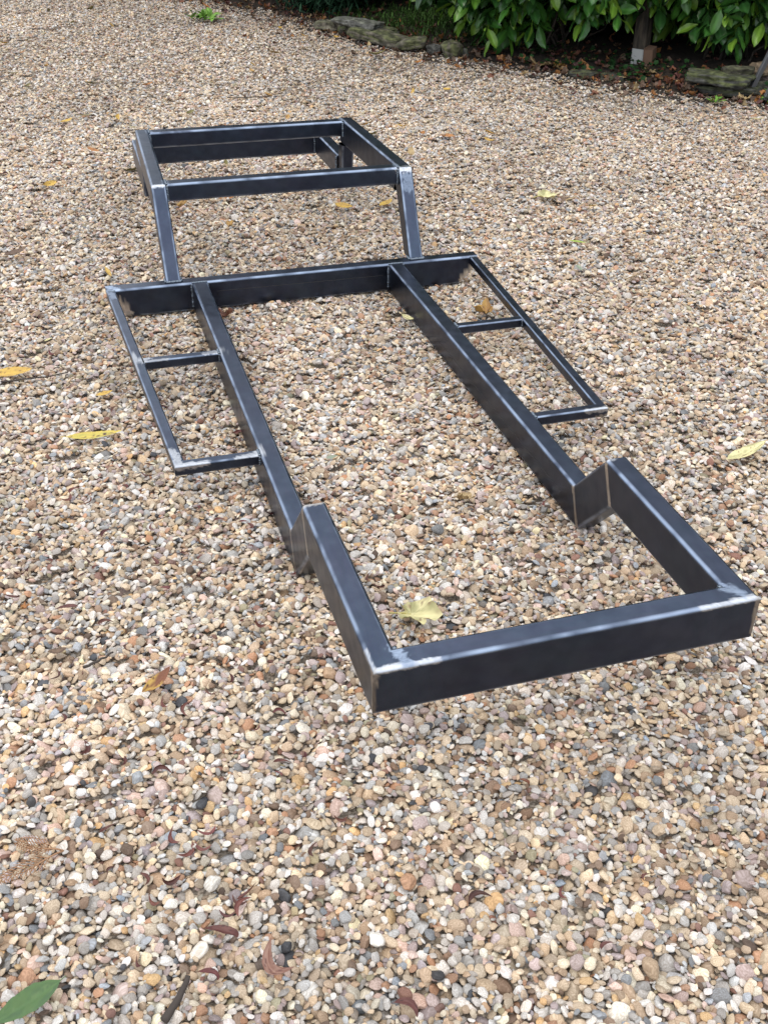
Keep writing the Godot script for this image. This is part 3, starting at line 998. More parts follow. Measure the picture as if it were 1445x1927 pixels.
func litter_things() -> void:
	for q in leaves:
		var ln: float = q[3] * (1.2 if q[0] == "laurel" else 0.95 if q[3] > 0.13 else 0.85)
		var key: String = q[5]
		var curl: float = q[6]
		var at := Vector3(q[1], 0, q[2])
		var y := maxf(0.004, bed_height(Vector2(q[1], q[2])) + 0.012 if bed_dist(Vector2(q[1], q[2])) > -0.1 else 0.004)
		var root := base("fallen_leaf", Vector3(q[1], y, q[2]), q[4])
		tag(root, q[7], "leaf", "leaves fallen on the drive")
		if q[0] == "maple":
			var stem := 0.26 * ln
			var r := (ln - stem) * 0.82
			if ln < 0.07:
				stem = 0.25 * ln
				r = (ln - stem) * 0.7
			var b := mesh_node("blade", lobed_leaf(r, curl, key, at), M.dead, root)
			b.position = Vector3(stem + r * 0.30, 0.012, 0)
			b.rotation = Vector3(rng.randfn(0, 0.15), 0, rng.randfn(0.1, 0.08))
			var pts := PackedVector3Array()
			for i in 9:
				var s := i / 8.0
				pts.append(Vector3(s * (stem + r * 0.30), 0.010 + 0.008 * sin(s * PI), 0.006 * sin(s * 4.0)))
			mesh_node("stem", rod(pts, 0.0019, 0.0014), M["stem_" + ("pale" if key == "pale" else "brown")], root)
		else:
			var wide: float = {"pale": 0.26, "spotted": 0.20, "straw": 0.14, "green": 0.26, "pinkish": 0.26, "maroon": 0.28, "brown": 0.50}.get(key, 0.33)
			if q[0] == "laurel": wide = 0.33
			if q[0] == "blade": wide = 0.12
			var m := long_leaf(ln, wide, curl, 0.25 + 0.25 * minf(curl, 1.0), rng.randf_range(-0.9, 0.9) * curl, key, at, {"maroon": 0.38, "pinkish": -0.42, "rust": 0.45, "gold": 0.3, "straw": 0.15}.get(key, 0.0))
			var b := mesh_node("blade", m, M.laurel if q[0] == "laurel" else M.dead, root)
			b.position.y = (0.018 if key == "brown" else 0.009) if key != "green" else 0.016
			b.rotation = Vector3(rng.randfn(0, 0.18) if key != "spotted" else 0.12, 0, rng.randf_range(0.0, 0.10))
	# small leaves far up the drive that nothing tells apart
	var proto: MeshInstance3D
	for i in 70:
		var d := rng.randf_range(4.6, 9.6)
		var l := rng.randf_range(-0.36, 0.2) * d
		var fwd := Vector2(-sin(CAM_ROT.y), -cos(CAM_ROT.y))
		var p := Vector2(CAM.x, CAM.z) + fwd * d + Vector2(-fwd.y, fwd.x) * l
		if bed_dist(p) > -0.15: continue
		var m := long_leaf(rng.randf_range(0.05, 0.095), 0.42, rng.randf_range(0.3, 1.0), 0.4, 0.3, ["yellow", "orange", "olive", "gold", "straw"][i % 5], Vector3(p.x, 0, p.y))
		var o := mesh_node("fallen_leaf", m, M.dead)
		o.position = Vector3(p.x, 0.013, p.y)
		o.rotation = Vector3(rng.randfn(0, 0.3), rng.randf() * TAU, rng.randfn(0, 0.2))
		tag(o, "small yellow or brown leaf among others scattered over the far gravel", "leaf", "small leaves scattered over the far gravel")
	for q in twigs:
		var a := Vector3(q[0], 0.006, q[1])
		var b := Vector3(q[2], 0.008, q[3])
		var root := base("twig", a)
		tag(root, q[5], "twig", "twigs lying on the gravel")
		var pts := PackedVector3Array()
		for i in 13:
			var s := i / 12.0
			var side := (b - a).cross(Vector3.UP).normalized()
			pts.append((b - a) * s + side * (0.05 * (b - a).length() * sin(s * PI) + 0.012 * (b - a).length() * noise.get_noise_1d(s * 9.0 + a.x * 40.0)) + Vector3.UP * (0.003 + 0.004 * noise.get_noise_1d(s * 7.0 + a.z * 50.0)))
		mesh_node("stem", rod(pts, q[4] * 0.6, q[4] * 0.35), M.twig, root)
	# the rust coloured conifer frond at the left edge of the foreground
	var fr := base("conifer_frond", Vector3(-0.905, 0.021, 0.035))
	tag(fr, "rust brown dead conifer frond at the left edge of the foreground", "frond")
	for tip in [Vector3(-0.068, 0.014, -0.026), Vector3(-0.098, 0.008, 0.038)]:
		var st := SurfaceTool.new()
		st.begin(Mesh.PRIMITIVE_TRIANGLES)
		var pts := PackedVector3Array()
		for i in 9: pts.append(tip * (i / 8.0) + Vector3(0, 0.004 * sin(i * 0.9), 0.004 * sin(i * 0.5)))
		st.append_from(rod(pts, 0.0016, 0.0006, 5), 0, Transform3D())
		for i in 22:
			var s := 0.22 + 0.78 * i / 21.0
			var o: Vector3 = tip * s
			var sd := 1.0 if i % 2 else -1.0
			var dv: Vector3 = (tip.normalized() * 0.8 + tip.cross(Vector3.UP).normalized() * sd * 0.75).normalized()
			var l := 0.024 * sin(PI * (0.25 + 0.7 * s)) + 0.004
			st.append_from(rod(PackedVector3Array([o, o + dv * l * 0.6 + Vector3(0, 0.002, 0), o + dv * l]), 0.0010, 0.0004, 5), 0, Transform3D())
			for j in 3:
				var oo: Vector3 = o + dv * l * (0.3 + 0.2 * j)
				var dd: Vector3 = (dv + tip.normalized() * (0.9 if j % 2 else -0.2) + dv.cross(Vector3.UP) * (0.8 if j % 2 else -0.8)).normalized()
				st.append_from(rod(PackedVector3Array([oo, oo + dd * 0.004, oo + dd * 0.006]), 0.0008, 0.0003, 5), 0, Transform3D())
		mesh_node("spray", st.commit(), M.rust_frond, fr)
	weed("small green weed growing in the gravel near the far dark shrub", Vector3(0.53, 0, -7.85), 0.13, 26)
	weed("tiny green seedling in the gravel at the foot of the stacked stones", Vector3(3.02, 0, -4.42), 0.07, 10)
	weed("green tuft between the gravel and the metal legs", Vector3(3.33, 0.01, -4.32), 0.09, 14)

func weed(label: String, at: Vector3, r: float, n: int) -> void:
	var root := base("weed", at)
	tag(root, label, "weed", "weeds in the gravel")
	var m := [blade_leaf(Color(0.09, 0.19, 0.03), 0.30), blade_leaf(Color(0.13, 0.25, 0.045), 0.36)]
	for i in n:
		var d := Vector3(rng.randfn(), 0.35 + rng.randf() * 0.9, rng.randfn()).normalized()
		var o := mesh_node("leaf", m[i % 2], M.green, root)
		o.transform = leaf_xform(Vector3(rng.randfn(), 0, rng.randfn()) * r * 0.35 + Vector3(0, 0.01, 0), d, r * rng.randf_range(0.5, 1.0))

# ------------------------------------------------------------------ the bed with its shrubs
# unit leaf along +x, face +y, slightly folded and arched
func blade_leaf(c: Color, wide := 0.38) -> ArrayMesh:
	var v := PackedVector3Array()
	var col := PackedColorArray()
	var idx := PackedInt32Array()
	var nu := 8
	for i in nu + 1:
		var s := float(i) / nu
		var hw := 0.5 * wide * pow(maxf(sin(PI * pow(maxf(s - 0.08, 0.0) / 0.92, 0.95)), 0.0), 0.62) + 0.012
		if i == nu: hw = 0.003
		var y := -0.16 * s * s
		for j in 5:
			var q := j / 2.0 - 1.0
			v.append(Vector3(s, y + absf(q) * hw * 0.30 + 0.02 * sin(s * 13.0 + q * 2.0) * absf(q), q * hw))
			col.append(c * (1.55 if j == 2 else (1.0 + 0.12 * sin(s * 20.0) * absf(q))))
	for i in nu:
		for j in 4:
			var a := i * 5 + j
			idx.append_array([a, a + 1, a + 5, a + 1, a + 6, a + 5])
	return arrays(v, idx, col)

func leaf_xform(at: Vector3, d: Vector3, ln: float, roll := 0.0) -> Transform3D:
	var x := d.normalized()
	var up := Vector3.UP if absf(x.y) < 0.96 else Vector3(0.6, 0.3, 0.7)
	var z := x.cross(up).normalized()
	var y := z.cross(x)
	var b := Basis(x, y, z)
	b = Basis(x, roll) * b
	return Transform3D(b.scaled(Vector3.ONE * ln) if false else Basis(b.x * ln, b.y * ln, b.z * ln), at)

const ALONG := Vector3(0.595, 0, 0.804)
const INTO := Vector3(0.804, 0, -0.595)

func in_view(p: Vector3, wide := 1.08) -> float:   # distance from the camera if inside the frame, else -1
	var l := Basis.from_euler(CAM_ROT).inverse() * (p - CAM)
	if l.z > -0.1: return -1.0
	var k := tan(deg_to_rad(FOV * 0.5))
	if absf(l.y / l.z) > k * wide or absf(l.x / l.z) > k * 0.75 * wide: return -1.0
	return l.length()

func scatter(called: String, xf: Array, cols: Array, mesh: Mesh, m: Material, under: Node) -> void:
	var mm := MultiMesh.new()
	mm.transform_format = MultiMesh.TRANSFORM_3D
	mm.use_colors = true
	mm.mesh = mesh
	mm.instance_count = xf.size()
	for i in xf.size():
		mm.set_instance_transform(i, xf[i])
		mm.set_instance_color(i, cols[i])
	var o := MultiMeshInstance3D.new()
	o.multimesh = mm
	o.material_override = m
	put(o, called, under)
	tag(o, "", "", "", "stuff")

func laurel(label: String, center: Vector3, radii: Vector3, shoots: int, underside: Callable, bright: float) -> void:
	var foot := Vector3(center.x, bed_height(Vector2(center.x, center.z)), center.z)
	var root := base("laurel_shrub", foot)
	tag(root, label, "shrub", "laurel shrubs at the edge of the drive")
	var shades := [Color(0.030, 0.095, 0.017), Color(0.042, 0.125, 0.020), Color(0.024, 0.075, 0.018), Color(0.075, 0.175, 0.022), Color(0.115, 0.22, 0.026), Color(0.034, 0.105, 0.026)]
	var meshes := []
	for i in 6: meshes.append(blade_leaf(shades[i] * bright, [0.44, 0.40, 0.47, 0.42, 0.38, 0.50][i]))
	var white := blade_leaf(Color(1, 1, 1), 0.4)
	var all := []
	var tips := []
	for n in shoots:
		var d := Vector3(rng.randfn(), rng.randfn(), rng.randfn()).normalized()
		var r := pow(rng.randf(), 0.28) * (1.0 + 0.22 * noise.get_noise_3dv(d * 1.6 + center))
		var off := ALONG * d.x * radii.x * r + Vector3.UP * d.y * radii.y * r + INTO * d.z * radii.z * r
		var p := center + off
		if p.y < underside.call((p - center).dot(ALONG), (p - center).dot(INTO)) + rng.randf_range(-0.05, 0.12): continue
		if p.y < 0.06: continue
		var outw := (off.normalized() + Vector3.UP * 0.25 + Vector3(rng.randfn(), rng.randfn(), rng.randfn()) * 0.3).normalized()
		tips.append(p)
		var a0 := rng.randf() * TAU
		var s1 := outw.cross(Vector3(0.2, 0.9, 0.3)).normalized()
		var s2 := outw.cross(s1)
		var cnt := rng.randi_range(5, 8)
		for k in cnt:
			var a := a0 + k * 2.4
			var back := 0.018 * k
			var rad := s1 * cos(a) + s2 * sin(a)
			var dirn := (outw * (0.75 - 0.08 * k) + rad * 0.75 + Vector3.DOWN * rng.randf_range(-0.15, 0.6)).normalized()
			var ln := rng.randf_range(0.085, 0.165)
			var shade := rng.randi() % 3 if rng.randf() < 0.72 else 3 + rng.randi() % 3
			if k < 2 and rng.randf() < 0.3: shade = 4
			all.append([leaf_xform(p - outw * back - foot, dirn, ln, rng.randfn(0.0, 0.6)), shade, p])
	# branches from the foot to some of the shoots
	var st := SurfaceTool.new()
	st.begin(Mesh.PRIMITIVE_TRIANGLES)
	for i in 18:
		var to: Vector3 = tips[rng.randi() % tips.size()] - foot
		var from := Vector3(rng.randfn() * 0.12, -0.03, rng.randfn() * 0.12)
		var pts := PackedVector3Array()
		for j in 8:
			var s := j / 7.0
			pts.append(from.lerp(to, s) + Vector3(noise.get_noise_1d(s * 3.0 + i * 9.0), 0.25 * sin(s * PI) , noise.get_noise_1d(s * 3.0 + i * 7.0 + 50.0)) * 0.16 * sin(s * PI))
		st.append_from(rod(pts, rng.randf_range(0.006, 0.014), 0.002, 5), 0, Transform3D())
	mesh_node("branches", st.commit(), M.bark, root)
	# the leaves one can pick out are parts; the rest is one mass
	var front := []
	for i in all.size():
		var dist := in_view(all[i][2], 1.02)
		if dist > 0.0: front.append([dist - all[i][0].basis.x.length() * 1.5, i])
	front.sort_custom(func(a, b): return a[0] < b[0])
	var chosen := {}
	for i in mini(297, front.size()): chosen[front[i][1]] = true
	var xf := []
	var cols := []
	for i in all.size():
		if chosen.has(i):
			var o := mesh_node("leaf", meshes[all[i][1]], M.laurel, root)
			o.transform = all[i][0]
		else:
			xf.append(all[i][0])
			cols.append(shades[all[i][1]] * bright)
	scatter("foliage", xf, cols, white, M.laurel, root)


func clump(n: int, wide: float, ln: float) -> ArrayMesh:
	var v := PackedVector3Array()
	var idx := PackedInt32Array()
	var col := PackedColorArray()
	for i in n:
		var p := Vector3(rng.randfn(), rng.randfn(), rng.randfn()).normalized() * pow(rng.randf(), 0.4)
		var d := (p.normalized() + Vector3(rng.randfn(), rng.randfn() - 0.5, rng.randfn()) * 0.6).normalized()
		var s := d.cross(Vector3(rng.randfn(), rng.randfn(), rng.randfn())).normalized() * wide
		var k := v.size()
		v.append_array([p - d * ln * 0.4, p + s, p + d * ln * 0.6 - Vector3(0, 0.1 * ln, 0), p - s])
		var c := rng.randf_range(0.7, 1.3)
		for j in 4: col.append(Color(c, c, c))
		idx.append_array([k, k + 1, k + 2, k, k + 2, k + 3])
	return arrays(v, idx, col)

# a shrub or hedge of fine foliage: clumps through a volume, denser at the skin
func fine_shrub(called: String, label: String, category: String, foot: Vector3, n: int, place: Callable, c: Color, mesh: Mesh, size: float, trunks: int, tall: float, spread: float) -> void:
	var root := base(called, foot)
	tag(root, label, category)
	var xf := []
	var cols := []
	for i in n:
		var p: Vector3 = place.call()
		var b := Basis.from_euler(Vector3(rng.randf() * TAU, rng.randf() * TAU, rng.randf() * TAU))
		var s := size * rng.randf_range(0.7, 1.3)
		xf.append(Transform3D(Basis(b.x * s, b.y * s, b.z * s), p))
		var k := exp(rng.randfn(0, 0.25))
		cols.append(Color(c.r * k, c.g * k, c.b * k))
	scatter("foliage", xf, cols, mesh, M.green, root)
	var st := SurfaceTool.new()
	st.begin(Mesh.PRIMITIVE_TRIANGLES)
	for i in trunks:
		var x := (float(i) + 0.5) / trunks * 2.0 - 1.0
		var from := ALONG * x * spread + Vector3(0, -0.05, 0) + INTO * rng.randfn(0, 0.1)
		var pts := PackedVector3Array()
		for j in 7: pts.append(from + Vector3(rng.randfn() * 0.05, tall * j / 6.0, rng.randfn() * 0.05))
		st.append_from(rod(pts, 0.06, 0.015, 7), 0, Transform3D())
	mesh_node("trunk", st.commit(), M.bark, root)

func stone(label: String, at: Vector3, size: Vector3, yaw: float, c: Color, moss: float, boxy: float, tilt := 0.0, category := "stone") -> void:
	size *= 0.88
	c *= 0.72
	var p := stone_points(4, 5, 16.0, 0.05, boxy)
	var cols := PackedColorArray()
	var seed_at := at * 3.0
	for i in p.size():
		var g := noise.get_noise_3dv(p[i] * 2.2 + seed_at)
		var col := c * (1.0 + 0.35 * g)
		var mk := moss * smoothstep(-0.15, 0.25, noise.get_noise_3dv(p[i] * 1.3 + seed_at * 2.0) + 0.25 * p[i].y)
		col = col.lerp(Color(0.115, 0.135, 0.04) * (1.0 + 0.4 * g), clampf(mk, 0.0, 1.0))
		cols.append(col)
		var e := p[i] * size * 0.5
		p[i] = e + e.normalized() * (0.020 * noise.get_noise_3dv(e * 9.0 + seed_at) + 0.007 * noise.get_noise_3dv(e * 40.0 + seed_at))
	var o := mesh_node("stone", arrays(p, ico_i[4], cols), M.stone)
	o.position = at
	o.rotation = Vector3(rng.randfn(0, 0.04), yaw, tilt)
	tag(o, label, category, "stones edging the bed")

func bed() -> void:
	M.stem_pale = mat(0.7, 0.0, false, lin(0.42, 0.36, 0.12))
	M.stem_brown = mat(0.8, 0.0, false, lin(0.2, 0.12, 0.05))
	M.rust_frond = mat(0.85, 0.0, false, lin(0.30, 0.165, 0.09))
	var ey := -0.934
	var grey := Color(0.20, 0.20, 0.185)
	var buff := Color(0.25, 0.225, 0.175)
	stone("long pale grey slab lying level on top of the other stones", Vector3(1.507, 0.105, -6.853), Vector3(0.47, 0.055, 0.22), ey - 0.05, grey * 1.25, 0.25, 0.62)
	stone("low buff stone at the left end of the row of slabs", Vector3(1.377, 0.035, -7.209), Vector3(0.23, 0.08, 0.16), ey + 0.1, buff, 0.35, 0.66)
	stone("short mossy stone standing under the long grey slab", Vector3(1.489, 0.045, -7.008), Vector3(0.17, 0.10, 0.15), ey, buff * 0.9, 0.8, 0.7)
	stone("thin mossy slab behind the long mossy slab", Vector3(1.623, 0.060, -6.864), Vector3(0.44, 0.045, 0.22), ey + 0.12, grey, 0.8, 0.62, -0.06)
	stone("long mossy slab sloping down to the right at the drive's edge", Vector3(1.609, 0.050, -6.625), Vector3(0.55, 0.080, 0.26), ey + 0.02, buff * 0.9, 0.75, 0.62, -0.10)
	stone("pointed mossy stone at the right end of the long mossy slab", Vector3(1.763, 0.045, -6.333), Vector3(0.25, 0.075, 0.17), ey + 0.5, buff, 0.7, 0.72, 0.18)
	stone("small squared dark grey block between two mossy stones", Vector3(1.884, 0.025, -6.205), Vector3(0.12, 0.075, 0.10), ey + 0.35, grey * 0.75, 0.0, 0.64)
	stone("round mossy stone at the left foot of the laurel", Vector3(1.949, 0.045, -6.040), Vector3(0.17, 0.13, 0.15), ey, buff * 0.8, 0.7, 0.85)
	stone("small grey stone just right of the round mossy stone", Vector3(2.023, 0.020, -6.049), Vector3(0.085, 0.065, 0.08), ey, grey, 0.2, 0.8)
	stone("flat half buried stone under the middle of the laurel", Vector3(2.559, 0.015, -5.273), Vector3(0.22, 0.05, 0.14), ey, grey * 0.55, 0.6, 0.7)
	stone("dark flat stone half buried in front of the post", Vector3(2.712, 0.010, -5.167), Vector3(0.20, 0.05, 0.12), ey + 0.2, grey * 0.5, 0.5, 0.7)
	stone("lower mossy slab of the stack at the right, lying on the soil", Vector3(3.196, 0.030, -4.592), Vector3(0.46, 0.065, 0.24), ey + 0.42, grey * 0.60, 0.55, 0.62)
	stone("upper mossy slab of the stack at the right, thick at its right end", Vector3(3.133, 0.092, -4.599), Vector3(0.46, 0.085, 0.26), ey + 0.42, grey * 0.64, 0.8, 0.64, -0.05)
	stone("grey squared block on top of the mossy stack at the right", Vector3(3.265, 0.125, -4.630), Vector3(0.21, 0.075, 0.18), ey + 0.4, buff * 0.60, 0.35, 0.62)
	stone("pale tan stone behind the metal legs, highest of its pile", Vector3(3.482, 0.110, -4.721), Vector3(0.16, 0.10, 0.13), ey + 0.4, Color(0.36, 0.27, 0.18), 0.0, 0.8)
	stone("second tan stone right of the pale tan one behind the legs", Vector3(3.614, 0.100, -4.791), Vector3(0.13, 0.09, 0.12), ey, Color(0.32, 0.24, 0.15), 0.0, 0.8)
	stone("pinkish grey stone between the two metal legs", Vector3(3.530, 0.060, -4.713), Vector3(0.14, 0.075, 0.12), ey + 0.2, Color(0.24, 0.185, 0.175), 0.0, 0.8)
	stone("low grey stone on the soil between the metal legs", Vector3(3.415, 0.030, -4.599), Vector3(0.26, 0.075, 0.16), ey + 0.3, grey * 0.52, 0.2, 0.68)

	# post
	var pp := Vector3(3.03, 0.005, -5.41)
	var post := base("wooden_post", pp, 0.62)
	tag(post, "dark weathered wooden post between the two laurels, pale painted foot", "post")
	var pm := tube_plain(Vector3(0, 0.125, 0), Vector3(0, 2.0, 0), 0.088, 0.088)
	mesh_node("shaft", pm, M.bark, post)
	mesh_node("painted_foot", tube_plain(Vector3(0, -0.08, 0), Vector3(0, 0.1245, 0), 0.089, 0.089), M.paint, post)
	var br := base("brick", Vector3(3.075, 0.02, -5.355), 0.75)
	tag(br, "brown brick leaning against the foot of the wooden post", "brick")
	br.rotation.z = 0.18
	mesh_node("block", tube_plain(Vector3(0, -0.03, 0), Vector3(0, 0.125, 0), 0.085, 0.062), M.brick, br)

	# metal legs at the right edge
	var lb := Vector3(3.318, 0.03, -4.545)
	var tr := base("metal_trestle", lb)
	tag(tr, "grey metal trestle standing by the stones, two of its legs in view", "trestle")
	var sx := Vector3(0.955, 0, 0.2966)
	for e in [Vector3(0, 0, 0), Vector3(-0.02, -0.01, 0.184)]:
		var a: Vector3 = e
		var apex: Vector3 = e + sx * 0.267 + Vector3(0, 0.80, 0)
		mesh_node("leg", tube_plain(a, apex, 0.030, 0.022), M.leg, tr)
		mesh_node("leg", tube_plain(apex + sx * 0.03, e + sx * 0.56, 0.030, 0.022), M.leg, tr)
	mesh_node("top_bar", tube_plain(Vector3(0.015, 0.815, -0.12) + sx * 0.28, Vector3(-0.035, 0.815, 0.30) + sx * 0.28, 0.05, 0.03), M.leg, tr)

	# two laurels on the edge of the drive
	laurel("large bright green laurel overhanging the gravel left of the post", Vector3(2.62, 1.35, -6.02), Vector3(1.16, 1.5, 0.90), 3400,
		func(l: float, d: float) -> float: return 0.03 + 0.30 * smoothstep(-0.55, 0.6, l), 1.12)
	laurel("darker laurel with broad leaves right of the wooden post", Vector3(3.62, 1.3, -5.28), Vector3(0.80, 1.4, 0.74), 1700,
		func(l: float, d: float) -> float: return 0.20 + 0.10 * smoothstep(0.1, 0.6, l), 1.0)

	# dark evergreens behind
	var fine := clump(46, 0.10, 0.42)
	var needle := clump(60, 0.05, 0.55)
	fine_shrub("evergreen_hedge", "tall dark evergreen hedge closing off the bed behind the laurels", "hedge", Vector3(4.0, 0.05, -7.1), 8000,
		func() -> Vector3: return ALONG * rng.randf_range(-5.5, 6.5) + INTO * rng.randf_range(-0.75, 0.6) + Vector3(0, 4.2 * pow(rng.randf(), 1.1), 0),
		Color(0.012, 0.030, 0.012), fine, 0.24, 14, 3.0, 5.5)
	fine_shrub("conifer_shrub", "dark blue green conifer at the far end of the slabs", "shrub", Vector3(1.55, 0.03, -8.0), 1500,
		func() -> Vector3:
			var d := Vector3(rng.randfn(), rng.randfn(), rng.randfn()).normalized() * pow(rng.randf(), 0.3)
			return ALONG * d.x * 0.70 + INTO * d.z * 0.55 + Vector3(0, 0.98 + d.y * 0.95, 0),
		Color(0.020, 0.060, 0.030), needle, 0.15, 1, 1.4, 0.0)
	fine_shrub("leafy_shrub", "dark green leafy shrub at the far end of the drive's edge", "shrub", Vector3(1.18, 0.03, -9.05), 1100,
		func() -> Vector3:
			var d := Vector3(rng.randfn(), rng.randfn(), rng.randfn()).normalized() * pow(rng.randf(), 0.3)
			return ALONG * d.x * 0.8 + INTO * d.z * 0.6 + Vector3(0, 0.86 + d.y * 0.85, 0),
		Color(0.028, 0.085, 0.022), fine, 0.16, 1, 1.3, 0.0)

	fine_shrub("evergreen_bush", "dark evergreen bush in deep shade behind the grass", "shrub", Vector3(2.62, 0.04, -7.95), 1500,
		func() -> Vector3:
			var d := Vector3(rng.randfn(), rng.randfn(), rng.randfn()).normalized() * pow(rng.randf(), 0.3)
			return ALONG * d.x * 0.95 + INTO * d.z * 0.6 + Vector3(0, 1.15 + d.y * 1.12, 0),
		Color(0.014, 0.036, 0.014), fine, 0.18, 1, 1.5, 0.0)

	# ground cover
	var gr := base("grass")
	tag(gr, "rough grass growing behind the mossy slabs", "grass", "", "stuff")
	var gm := blade_leaf(Color(1, 1, 1), 0.09)
	var xf := []
	var cols := []
	for i in 3000:
		var p := Vector3(2.10, 0, -6.95) + ALONG * rng.randfn(0, 0.42) + INTO * rng.randfn(0.12, 0.26)
		if bed_dist(Vector2(p.x, p.z)) < 0.12: continue
		p.y = bed_height(Vector2(p.x, p.z))
		xf.append(leaf_xform(p, Vector3(rng.randfn() * 0.6, 1.0, rng.randfn() * 0.6), rng.randf_range(0.03, 0.075)))
		cols.append(Color(0.04, 0.09, 0.018) * rng.randf_range(0.6, 1.4))
	scatter("blades", xf, cols, gm, M.green, gr)
	var iv := base("ivy")
	tag(iv, "low dark ivy covering the soil under the laurels", "ivy", "", "stuff")
	var im := lobed_leaf(1.0, 0.25, "green", Vector3(3, 0, 4), 18, 2)
	xf = []
	cols = []
	for i in 900:
		var t := rng.randf_range(6.0, 10.3)
		var e := edge[int(t)].lerp(edge[int(t) + 1], t - int(t))
		var d := absf(rng.randfn(0.10, 0.22)) + 0.05
		var p := Vector3(e.x, 0, e.y) + INTO * d
		if noise.get_noise_2d(p.x * 2.0, p.z * 2.0) < -0.05: continue
		p.y = bed_height(Vector2(p.x, p.z)) + rng.randf_range(0.01, 0.07)
		xf.append(leaf_xform(p, Vector3(rng.randfn(), rng.randfn() * 0.25 - 0.2, rng.randfn()), rng.randf_range(0.014, 0.026), rng.randfn(0, 0.4)))
		cols.append(Color(0.35, 0.55, 0.55) * rng.randf_range(0.4, 1.0))
	scatter("leaves", xf, cols, im, M.green, iv)
	var li := base("leaf_litter")
	tag(li, "brown dead leaves drifted along the foot of the hedge", "leaf litter", "", "stuff")
	var kinds := ["rust", "brown", "orange", "straw", "maroon"]
	for kind in kinds:
		var lm := lobed_leaf(1.0, 0.9, kind, Vector3(kinds.find(kind) * 2.3, 0, 1.0), 26, 3)
		xf = []
		cols = []
		for i in [420, 520, 170, 150, 240][kinds.find(kind)]:
			var t := rng.randf_range(1.0, 10.6)
			var e := edge[int(t)].lerp(edge[int(t) + 1], t - int(t))
			var d := rng.randfn(0.10, 0.22)
			if rng.randf() < 0.25: d = rng.randf_range(-0.1, 1.6)
			var p := Vector3(e.x, 0, e.y) + INTO * d
			p.y = maxf(bed_height(Vector2(p.x, p.z)), 0.0) + rng.randf_range(0.004, 0.02)
			xf.append(leaf_xform(p, Vector3(rng.randfn(), rng.randfn() * 0.3, rng.randfn()), rng.randf_range(0.012, 0.038), rng.randfn(0, 0.5)))
			var k := rng.randf_range(0.6, 1.2)
			cols.append(Color(k, k, k))
		scatter("leaves", xf, cols, lm, M.dead, li)
	# dark scraps of leaf worked into the gravel
	var sc := base("leaf_scraps")
	tag(sc, "small dark scraps of dead leaf among the gravel", "leaf litter", "", "stuff")
	var sm2 := long_leaf(1.0, 0.26, 1.0, 0.6, 0.8, "maroon", Vector3(5, 0, 2), 0.4)
	xf = []
	cols = []
	for i in 190:
		var d := rng.randf_range(0.9, 6.0)
		var l := rng.randf_range(-0.42, 0.42) * d
		if rng.randf() < 0.35:
			d = rng.randf_range(1.0, 2.4)
			l = rng.randf_range(-0.42, -0.1) * d
		var fwd := Vector2(-sin(CAM_ROT.y), -cos(CAM_ROT.y))
		var p := Vector2(CAM.x, CAM.z) + fwd * d + Vector2(-fwd.y, fwd.x) * l
		if bed_dist(p) > -0.05: continue
		xf.append(leaf_xform(Vector3(p.x, 0.002, p.y), Vector3(rng.randfn(), rng.randfn() * 0.15, rng.randfn()), rng.randf_range(0.018, 0.042), rng.randfn(0, 0.5)))
		var k := rng.randf_range(0.6, 1.6)
		cols.append(Color(k, k * rng.randf_range(0.8, 1.2), k))
	scatter("scraps", xf, cols, sm2, M.dead, sc)

# a plain bar with slightly rounded edges
func tube_plain(a: Vector3, b: Vector3, w: float, h: float) -> ArrayMesh:
	var ax := (b - a).normalized()
	var ref := Vector3.UP if absf(ax.y) < 0.9 else Vector3(0, 0, 1)
	var right := ax.cross(ref).normalized()
	var up := right.cross(ax)
	var prof := outline(w, h, minf(w, h) * 0.12, 1)
	var st := SurfaceTool.new()
	st.begin(Mesh.PRIMITIVE_TRIANGLES)
	var m := prof.size()
	var ends := [a, b]
	for i in m:
		var p: Vector2 = prof[i][0]
		var q: Vector2 = prof[(i + 1) % m][0]
		var n0: Vector3 = right * prof[i][1].x + up * prof[i][1].y
		var n1: Vector3 = right * prof[(i + 1) % m][1].x + up * prof[(i + 1) % m][1].y
		var c := [a + right * p.x + up * p.y, a + right * q.x + up * q.y, b + right * q.x + up * q.y, b + right * p.x + up * p.y]
		var nn := [n0, n1, n1, n0]
		for k in [0, 1, 3, 1, 2, 3]:
			st.set_normal(nn[k])
			st.add_vertex(c[k])
		for e in 2:
			var mid: Vector3 = ends[e]
			var d := -ax if e == 0 else ax
			var tri := [mid, c[1], c[0]] if e == 0 else [mid, c[3], c[2]]
			for k in 3:
				st.set_normal(d)
				st.add_vertex(tri[k])
	return st.commit()

